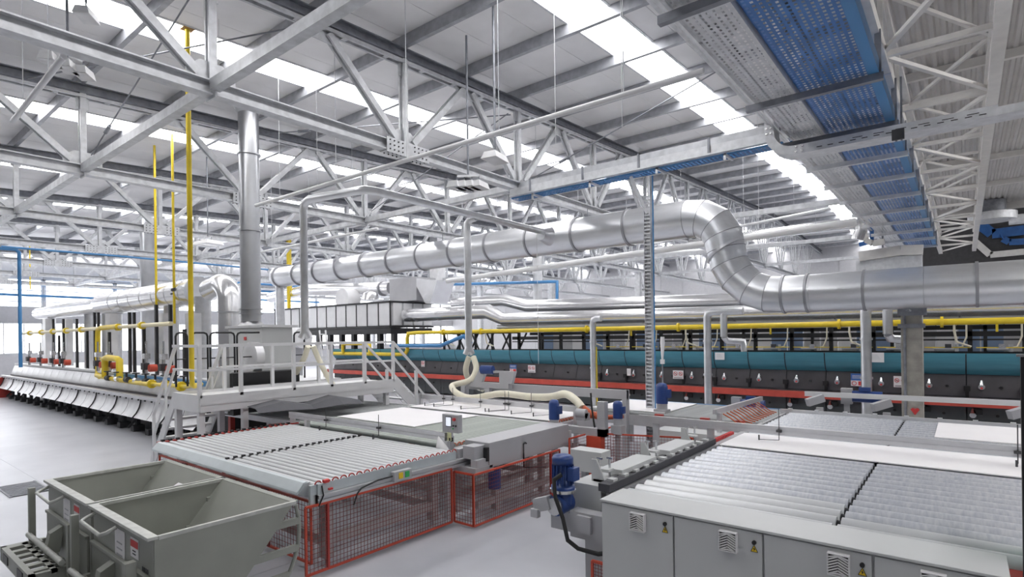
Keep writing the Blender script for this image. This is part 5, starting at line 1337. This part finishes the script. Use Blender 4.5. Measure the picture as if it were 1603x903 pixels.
# crossing galvanised tray with curved ends
xt = T('cable_tray', 'galvanised slotted cable tray with curved ends crossing under the blue tray', 'cable tray', (-0.8, 9.8, 5.3))
TW = 0.34
def swept(path, y0, y1, hgt, m, name):
    # U-shaped tray swept along a path in the x-z plane
    n_ = len(path); P2 = [Vector((p[0], 0, p[1])) for p in path]; nrm = []
    for i in range(n_):
        d = (P2[min(i+1, n_-1)]-P2[max(i-1, 0)]).normalized(); nrm.append(Vector((-d.z, 0, d.x)))
    b = MB()
    b.quadstrip([(p.x, y0, p.z) for p in P2], [(p.x, y1, p.z) for p in P2]); b.build(name+'_base', m, xt, solid=0.006)
    for yy_ in (y0, y1):
        b = MB(); up = [p+q*hgt for p, q in zip(P2, nrm)]
        b.quadstrip([(p.x, yy_, p.z) for p in P2], [(p.x, yy_, p.z) for p in up]); b.build(name+'_side', m, xt, solid=0.006)
L0 = AZ(1240, 238, 5.42)
pth = [(-2.36, 6.15), (-2.36, 5.85)]+[(-2.36+0.40*(1-math.cos(math.radians(a))), 5.76-0.40*math.sin(math.radians(a))) for a in range(0, 91, 15)]+[(-1.2, 5.36), (-0.4, 5.36), (0.35, 5.36)]
swept(pth, 9.2, 9.2+TW, 0.13, GALV, 'tray')
pr_ = [(0.35, 9.2), (0.55, 9.2)]
xt2 = []
cx_, cy_ = 0.55, 9.2
b = MB(); b2 = MB()
inner = [(0.5+0.3*math.sin(math.radians(a)), 9.2-0.3+0.3*math.cos(math.radians(a))) for a in range(0, 91, 15)]
outer = [(0.5+(0.3+TW)*math.sin(math.radians(a)), 9.2-0.3+(0.3+TW)*math.cos(math.radians(a))) for a in range(0, 91, 15)]
inner = [(0.35, 9.2)]+inner+[(0.8, 8.0)]; outer = [(0.35, 9.2+TW)]+outer+[(0.8+TW, 8.0)]
b.quadstrip([(x, y, 5.36) for x, y in inner], [(x, y, 5.36) for x, y in outer]); b.build('bend_base', GALV, xt, solid=0.006)
for ln in (inner, outer): MB().quadstrip([(x, y, 5.36) for x, y in ln], [(x, y, 5.46) for x, y in ln]).build('bend_side', GALV, xt, solid=0.006)
b = MB()
for q in range(14): b.box((-1.65+q*0.14, 9.192, 5.395), (-1.58+q*0.14, 9.196, 5.405))
for q in range(6): b.box((-1.2+q*0.25, 9.192, 5.425), (-1.08+q*0.25, 9.196, 5.433))
b.build('slots', BLACK, xt, kind='stuff')
b = MB()
for (x_, z_) in ((-2.33, 5.82), (-2.33, 5.74), (-2.27, 5.82), (-2.27, 5.74), (-1.92, 5.46), (-1.84, 5.46), (-1.92, 5.39), (-1.84, 5.39)): b.tube([(x_, 9.17, z_), (x_, 9.2, z_)], 0.016, 6)
b.build('bolts', CHROME, xt, kind='stuff')
for xx in (-0.70, -0.64): MB().box((xx-0.012, 9.3, 5.3), (xx+0.012, 9.33, 6.16)).build('hanger', GALVD, xt)
MB().box((-0.74, 9.16, 5.28), (-0.60, 9.2, 5.42)).build('clamp', DARK, xt)

use(lambda x, y, z: (x-0.03, y, z-0.255))
# blue tray with tall side beam under the second tie, and riser to the floor
bt = T('cable_tray', 'slim blue perforated cable tray hung under the tie beam across the hall', 'cable tray', (-5.2, 10.7, 5.9))
b = MB()
xa, xb = -8.3, -2.25; y0, y1 = 10.45, 10.75; zb_ = 5.98
nx = 75; dx = (xb-xa)/nx
vs = []; fs = []
for i in range(nx):
    x_ = xa+i*dx
    b._add([(x_, y0, zb_), (x_+dx*0.45, y0, zb_), (x_+dx*0.45, y1, zb_), (x_, y1, zb_)], [(0, 1, 2, 3)])
for j in range(4): b._add([(xa, y0+j*0.09, zb_), (xb, y0+j*0.09, zb_), (xb, y0+j*0.09+0.035, zb_), (xa, y0+j*0.09+0.035, zb_)], [(0, 1, 2, 3)])
b.build('perforated_base', TRAYB, bt); MB().box((xa, y1, zb_), (xb, y1+0.006, zb_+0.10)).build('side_wall', BLUEP, bt); MB().box((xa, y0, zb_), (xb, y0+0.006, zb_+0.03)).build('side_wall', BLUEP, bt)
for xx in (-7.6, -6.1, -4.6, -3.3): MB().box((xx-0.02, y0-0.12, zb_-0.04), (xx+0.02, y1+0.02, zb_)).box((xx-0.02, y0-0.12, zb_-0.12), (xx+0.02, y0-0.09, zb_)).build('cross_arm', GALV, bt)
wb_ = T('tray_cover_beam', 'pale galvanised channel along the tie beam, above the slim blue tray', 'beam', (-5.2, 10.3, 6.1))
MB().box((-8.3, 10.40, 6.05), (-2.2, 10.44, 6.20)).box((-8.3, 10.36, 6.02), (-2.2, 10.46, 6.05)).build('channel', GALV, wb_)
for xx in (-7.7, -6.3, -5.0, -3.6, -2.4): MB().box((xx-0.02, 10.37, 6.04), (xx+0.02, 10.40, 6.34)).build('hanger', GALVD, wb_)
cr_ = T('cable_riser', 'tall galvanised ladder tray rising from the floor to the slim blue tray', 'cable riser', (-5.0, 10.75, 0))
MB().box((-5.06, 10.70, 0.26), (-5.05, 10.84, 5.95)).box((-4.92, 10.70, 0.26), (-4.91, 10.84, 5.95)).build('side_rails', GALV, cr_, kind='stuff')
MB().box((-5.06, 10.80, 0.26), (-4.91, 10.81, 5.2)).build('back_plate', GALV, cr_)
b = MB()
for q in range(70): b.box((-5.05, 10.72, 0.36+q*0.075), (-4.92, 10.74, 0.39+q*0.075))
b.build('rungs', GALV, cr_, kind='stuff')
for sg in (-1,): MB().beam((-5.0, 10.74, 5.2), (-5.28, 10.6, 5.98), 0.10, 0.06).build('splay_leg', GALV, cr_)
one(MB().tube([(-4.86, 10.72, 5.95), (-4.86, 10.72, 0.5)], 0.015, 6), 'blue_cable', BLUEP, 'thin blue pipe running down right beside the tall cable riser', 'pipe')
one(MB().tube([(-4.4, 9.6, 0.0), (-4.4, 9.6, 0.01)], 0.03, 6), 'floor_plug', DARK, 'tiny dark plug in the floor under the sensor rail', 'plug') if False else None
use()
lamp_ = T('signal_lamp', 'small white signal lamp with switch hanging by the kiln, right of the riser', 'lamp', AY(1037, 566, 13.0))
pA, pB = AY(1037, 527, 13.0), AY(1037, 566, 13.0)
MB().tube([pA, (pA.x, pA.y, pA.z-0.15), (pB.x, pB.y, pB.z)], [0.05, 0.06, 0.02], 8).build('body', PAPER, lamp_); MB().cb(pB, (0.09, 0.06, 0.11)).build('switch', PAPER, lamp_)
MB().tube([(pB.x, pB.y, pB.z), (pB.x, pB.y, 0)], 0.02, 6).build('stand', GALVD, lamp_)

# lamps and suspended conduits
def busbar(label, p, q, r=0.035):
    t = T('lighting_conduit', label, 'conduit', (Vector(p)+Vector(q))/2, 'suspended lighting conduits')
    MB().tube([p, q], r, 8).build('conduit', WSTEEL, t)
    L = (Vector(q)-Vector(p)).length; k = max(2, int(L/2.0))
    for i in range(k):
        c = Vector(p).lerp(Vector(q), (i+0.5)/k); MB().tube([c, (c.x, c.y, zr(c.y)-0.03)], 0.006, 4).build('hanger_wire', GALV, t)
    return t
busbar('white lighting conduit crossing under the near truss towards the cable trays', (-12.4, 6.35, 5.5), (-2.3, 6.45, 5.5), 0.04)
busbar('white lighting conduit beyond the big silver duct', AY(700, 440, 18.5), AY(1340, 347, 18.5), 0.11)
busbar('thin white conduit deep under the roof, right of the S-bend', AY(1010, 384, 24.0), AY(1300, 326, 24.0), 0.06)
busbar('white conduit low over the rear ducts at right', AY(900, 408, 30.0), AY(1250, 379, 30.0), 0.09)
busbar('white conduit crossing between the second and third truss at left', (-20, 10.2, 5.6), (-13.0, 10.2, 5.6), 0.04)
busbar('grey conduit sloping past the floodlights at top left', AZ(20, 190, 6.0), AZ(100, 88, 6.0), 0.04)
def floods(label, c, n_, dirv, s=0.3, yaw=0.6):
    t = T('floodlight_cluster', label, 'lamp', c, 'floodlight clusters'); c = Vector(c); d = Vector(dirv)
    for i in range(n_):
        p = c+d*i
        f_ = MB()
        cs, sn = math.cos(yaw), math.sin(yaw)
        def Q(x, y, z): return (p.x+x*cs-y*sn, p.y+x*sn+y*cs, p.z+z)
        k = s/2
        f_._add([Q(-k*0.55, -k, 0.1), Q(k*0.55, -k, 0.1), Q(k*0.55, k, 0.1), Q(-k*0.55, k, 0.1), Q(-k*0.75, -k*1.2, -0.02), Q(k*0.75, -k*1.2, -0.02), Q(k*0.75, k*1.2, -0.02), Q(-k*0.75, k*1.2, -0.02)],
                [(0, 1, 2, 3), (4, 7, 6, 5), (0, 4, 5, 1), (1, 5, 6, 2), (2, 6, 7, 3), (3, 7, 4, 0)])
        h = f_.build('lamp_head', WSTEEL, t)
        g_ = MB(); g_._add([Q(-k*0.65, -k*1.1, -0.025), Q(k*0.65, -k*1.1, -0.025), Q(k*0.65, k*1.1, -0.025), Q(-k*0.65, k*1.1, -0.025)], [(0, 1, 2, 3)]); g_.build('lens', SHIELD, h)
        MB().tube([(p.x, p.y, p.z+0.1), (p.x, p.y, p.z+0.22)], 0.012, 6).build('stem', GALVD, h)
    q = c+d*(n_-1)
    MB().beam((c.x, c.y, c.z+0.22), (q.x, q.y, q.z+0.22), 0.05, 0.04).build('bar', GALV, t)
    m_ = (c+q)/2; MB().tube([(m_.x, m_.y, m_.z+0.22), (m_.x, m_.y, zr(m_.y)-0.05)], 0.02, 6).build('rod', GALVD, t)
    return t
c0 = AZ(80, 97, 6.4); c1 = AZ(131, 118, 6.4)
floods('three white floodlights in a row at top left, under the near truss', c0, 3, (c1-c0)/2, 0.26, 0.9)
c0 = AZ(716, 294, 5.35); c1 = AZ(750, 293, 5.35)
floods('four slim white floodlights in the middle, above the big duct', c0, 4, (c1-c0)/3, 0.34, 0.2)
c0 = AZ(775, 250, 5.55); floods('pale floodlight hanging from the conduit at the near truss', c0, 1, (0.3, 0, 0), 0.4, 0.2)
c0 = AZ(135, 27, 7.4); floods('single white floodlight near the roof at top left', c0, 1, (0.3, 0, 0), 0.3, 0.9)
c0 = AZ(320, 384, 5.5); floods('pale floodlight far left of the chimney under the trusses', c0, 2, (0.5, 0, 0), 0.5, 0.2)
c0 = AZ(1030, 293, 6.2); c1 = AZ(1040, 291, 6.2)

# roof tie rods (cross bracing with turnbuckles)
def rod(label, p, q):
    t = T('brace_rod', label, 'rod', p, 'roof bracing rods')
    p = Vector(p); q = Vector(q); MB().tube([p, q], 0.014, 6).build('rod', GALVD, t)
    c = p.lerp(q, 0.18); d = (q-p).normalized(); MB().tube([c, c+d*0.3], 0.035, 8).build('turnbuckle', GALVD, t)
n_ = NODES
rod('bracing rod rising from the second truss to the near truss at left', (-14.2, n_[3]+0.1, zb(n_[3])+0.3), (-8.6, n_[3]-0.1, zt(n_[3])-0.2))
rod('bracing rod between near and second truss in the middle', (-14.2, n_[5]+0.1, zb(n_[5])+0.3), (-8.6, n_[5]-0.1, zt(n_[5])-0.2))
rod('bracing rod between the near truss and the cable tray truss', (-8.4, n_[5]+0.2, zb(n_[5])+0.12), (-2.4, n_[5]+0.2, zt(n_[5])-0.2))
rod('flat bracing rod high under the roof behind the near truss', (-14.2, n_[4], zt(n_[4])-0.2), (-8.6, n_[5], zt(n_[5])-0.2))
rod('flat bracing rod under the roof at the left edge', (-14.2, n_[3]-1, zt(n_[3])-0.2), (-8.6, n_[3]+1.5, zt(n_[3])-0.1))
for k, (px_, ya_, yb_, Y) in enumerate(((343, 0, 110, 4.6), (497, 76, 290, 7.0), (870, 66, 225, 8.0), (974, 85, 200, 8.6), (1188, 290, 360, 14.0), (843, 400, 570, 13.0))):
    p = AY(px_, yb_, Y); one(MB().tube([p, (p.x, p.y, zr(p.y)-0.02)], 0.006, 4), 'hanging_wire', WSTEEL, ORD[k]+' thin wire hanging from the roof, counted from the left' if k < 5 else 'thin looped wire hanging in front of the kiln by the big duct', 'wire', group='hanging wires')

# blue compressed air pipes
def bluepipe(label, pts, r=0.04):
    one(MB().tube(pts, r, 8), 'air_pipe', BLUEP, label, 'pipe', group='blue air pipes')
bluepipe('blue air pipe along the bottom chord of the fourth truss at left', [AX(2, 386, -20.31), AX(200, 402, -20.31), AX(420, 422, -20.31)], 0.03)
p = AZ(30, 391, 6.0); q = AX(30, 560, p.x)
bluepipe('blue vertical air pipe at the far left, coming down onto the silver kiln', [(p.x, p.y-0.8, 6.0), (p.x, p.y-0.1, 6.0), (p.x, p.y, 5.9), (p.x, p.y, 1.55)], 0.06)
for k, (za, lab) in enumerate(((6.9, 'upper blue pipe on the far left end wall'), (6.3, 'lower blue pipe on the far left end wall'), (5.55, 'blue pipe across the upper windows of the far left end wall'))):
    bluepipe(lab, [(XW+0.4, 3, za), (XW+0.4, 16, za-0.1), (XW+0.4, 19, za+0.3), (XW+0.4, 30, za+0.3)], 0.08)
bluepipe('light blue air pipe rising behind the silver ducts', [AY(540, 448, 27), AY(640, 447, 27), AY(862, 441, 27), AY(872, 441, 27), AY(872, 472, 27)], 0.09)
bluepipe('blue pipe running down over the yellow bypass by the stairs', [AY(612, 541, 16.95), AY(690, 541, 16.95), AY(706, 534, 16.95), AY(726, 526, 16.95), (AY(726, 526, 16.95).x+0.1, 17.3, 2.2)], 0.08)

# duct and tray pieces in the dark corner at right
dk = T('wall_cable_tray', 'bright blue cable tray bending across the dark wall at right', 'cable tray', (2, 28, 5.8))
w0 = [AY(x_, y_, 34.9) for x_, y_ in ((1525, 350), (1532, 350), (1553, 366), (1603, 360))]
for a_, b_ in zip(w0[:-1], w0[1:]): MB().beam(a_, b_, 0.06, 0.44).build('tray_section', BLUE, dk)
w0 = [AY(x_, y_, 34.8) for x_, y_ in ((1567, 366), (1570, 374), (1580, 379), (1603, 378))]
for a_, b_ in zip(w0[:-1], w0[1:]): MB().beam(a_, b_, 0.06, 0.28).build('tray_section', BLUE, dk)
dk2 = T('wall_cable_tray', 'pale cable tray bending low across the dark wall at right', 'cable tray', (2, 27, 5))
w0 = [AY(x_, y_, 34.9) for x_, y_ in ((1526, 378), (1550, 399), (1603, 394))]
for a_, b_ in zip(w0[:-1], w0[1:]): MB().beam(a_, b_, 0.06, 0.28).build('tray_section', LATT, dk2)
rd = T('ring_duct', 'round grey ring of a roof duct under the corrugated ceiling at right', 'duct', (2, 27, 6.8))
p = AY(1553, 340, 30.0); MB().tube([(p.x, p.y, p.z-0.15), (p.x, p.y, p.z+0.15)], 0.78, 24).build('ring', GALV, rd)
MB().tube([(p.x, p.y, p.z+0.15), (p.x, p.y, 7.69)], 0.45, 20).build('stub', GALVD, rd)
q = AY(1595, 343, 30.0); MB().tube([(q.x-0.3, q.y, q.z), (q.x+3, q.y, q.z)], 0.2, 12).build('branch', GALV, rd)
cvt = T('tray_end_bends', 'pale tray bends and blue cables at the far end of the overhead trays', 'cable tray', (-1.6, 22, 5.4))
w0 = [AY(x_, y_, 20.5) for x_, y_ in ((1351, 330), (1351, 365), (1356, 376), (1366, 381), (1385, 378))]
for a_, b_ in zip(w0[:-1], w0[1:]): MB().beam(a_, b_, 0.22, 0.16).build('tray_bend', LATT, cvt)
w0 = [AY(x_, y_, 20.8) for x_, y_ in ((1345, 383), (1365, 378), (1365, 360), (1362, 342))]
for a_, b_ in zip(w0[:-1], w0[1:]): MB().beam(a_, b_, 0.1, 0.12).build('blue_cable', BLUE, cvt)
w0 = [AY(x_, y_, 21.0) for x_, y_ in ((1345, 402), (1410, 392), (1445, 391))]
for a_, b_ in zip(w0[:-1], w0[1:]): MB().beam(a_, b_, 0.2, 0.3).build('tray_section', LATT, cvt)
p = AY(1353, 412, 21.2); MB().box((p.x-0.2, 21.0, p.z-0.35), (p.x+1.5, 21.4, p.z+0.1)).build('grey_box', GALV, cvt)
MB().box((-2.0, 21.1, 4.9), (-1.96, 21.2, 5.7)).build('hanger', GALVD, cvt)
# pale pipe with bend beyond the S-duct
p0 = AY(1080, 382, 19.5); p1 = AY(1325, 352, 19.5); p2 = AY(1342, 375, 19.5)
one(MB().tube(smooth([p0, AY(1200, 366, 19.5), p1, (p1.x+0.35, 19.5, p1.z-0.1), p2]), 0.16, 14), 'pale_pipe', FOIL, 'pale round pipe with a bend at its right end, behind the S-bend', 'pipe')
# square flue and round flues far behind
p = AY(682, 383, 24.8); one(MB().box((p.x-0.35, 24.6, 5.0), (p.x+0.35, 25.3, zr(25)-0.02)), 'square_flue', SHIELD, 'pale square flue rising to the roof behind the big duct', 'flue')
p = AY(842, 470, 27.5); one(MB().tube([(p.x, 27.5, 3.6), (p.x, 27.5, zr(27.5)-0.02)], 0.28, 16), 'round_flue', SHIELD, 'pale round flue between the big duct and the rear silver ducts', 'flue')
p = AY(233, 440, 10.0); one(MB().tube([(p.x, 10.0, 1.5), (p.x, 10.0, zr(10)-0.02)], 0.34, 18), 'round_flue', CHIM, 'round steel flue behind the header duct of the silver kiln', 'flue')
# hall columns at the far side
for k, X in enumerate(TRX[1:7]):
    one(MB().ibeam((X, 29.5, 0), (X, 29.5, zb(29.5)-0.1), 0.3, 0.3, 0.02, up=(0, 1, 0)), 'steel_column', GALV, ORD[k]+' steel column from the right, far behind the teal kiln', 'column', group='far steel columns')

# white ladder behind the platform railing
ld = T('white_ladder', 'slanted white ladder behind the platform railing, right of the cream hoses', 'ladder', (-22, 14, 0))
for dx in (0.0, 0.45):
    MB().tube([AY(500, 517, 13.5)+Vector((dx, 0, 0)), (AY(500, 517, 13.5).x+dx+0.9, 13.2, 0.0)], 0.035, 8).build('stringer', WSTEEL, ld)
a_ = AY(500, 517, 13.5); c_ = Vector((a_.x+0.9, 13.2, 0.0))
for k in range(9):
    p = a_.lerp(c_, 0.06+k*0.11); MB().tube([p, p+Vector((0.45, 0, 0))], 0.02, 6).build('rung', WSTEEL, ld)
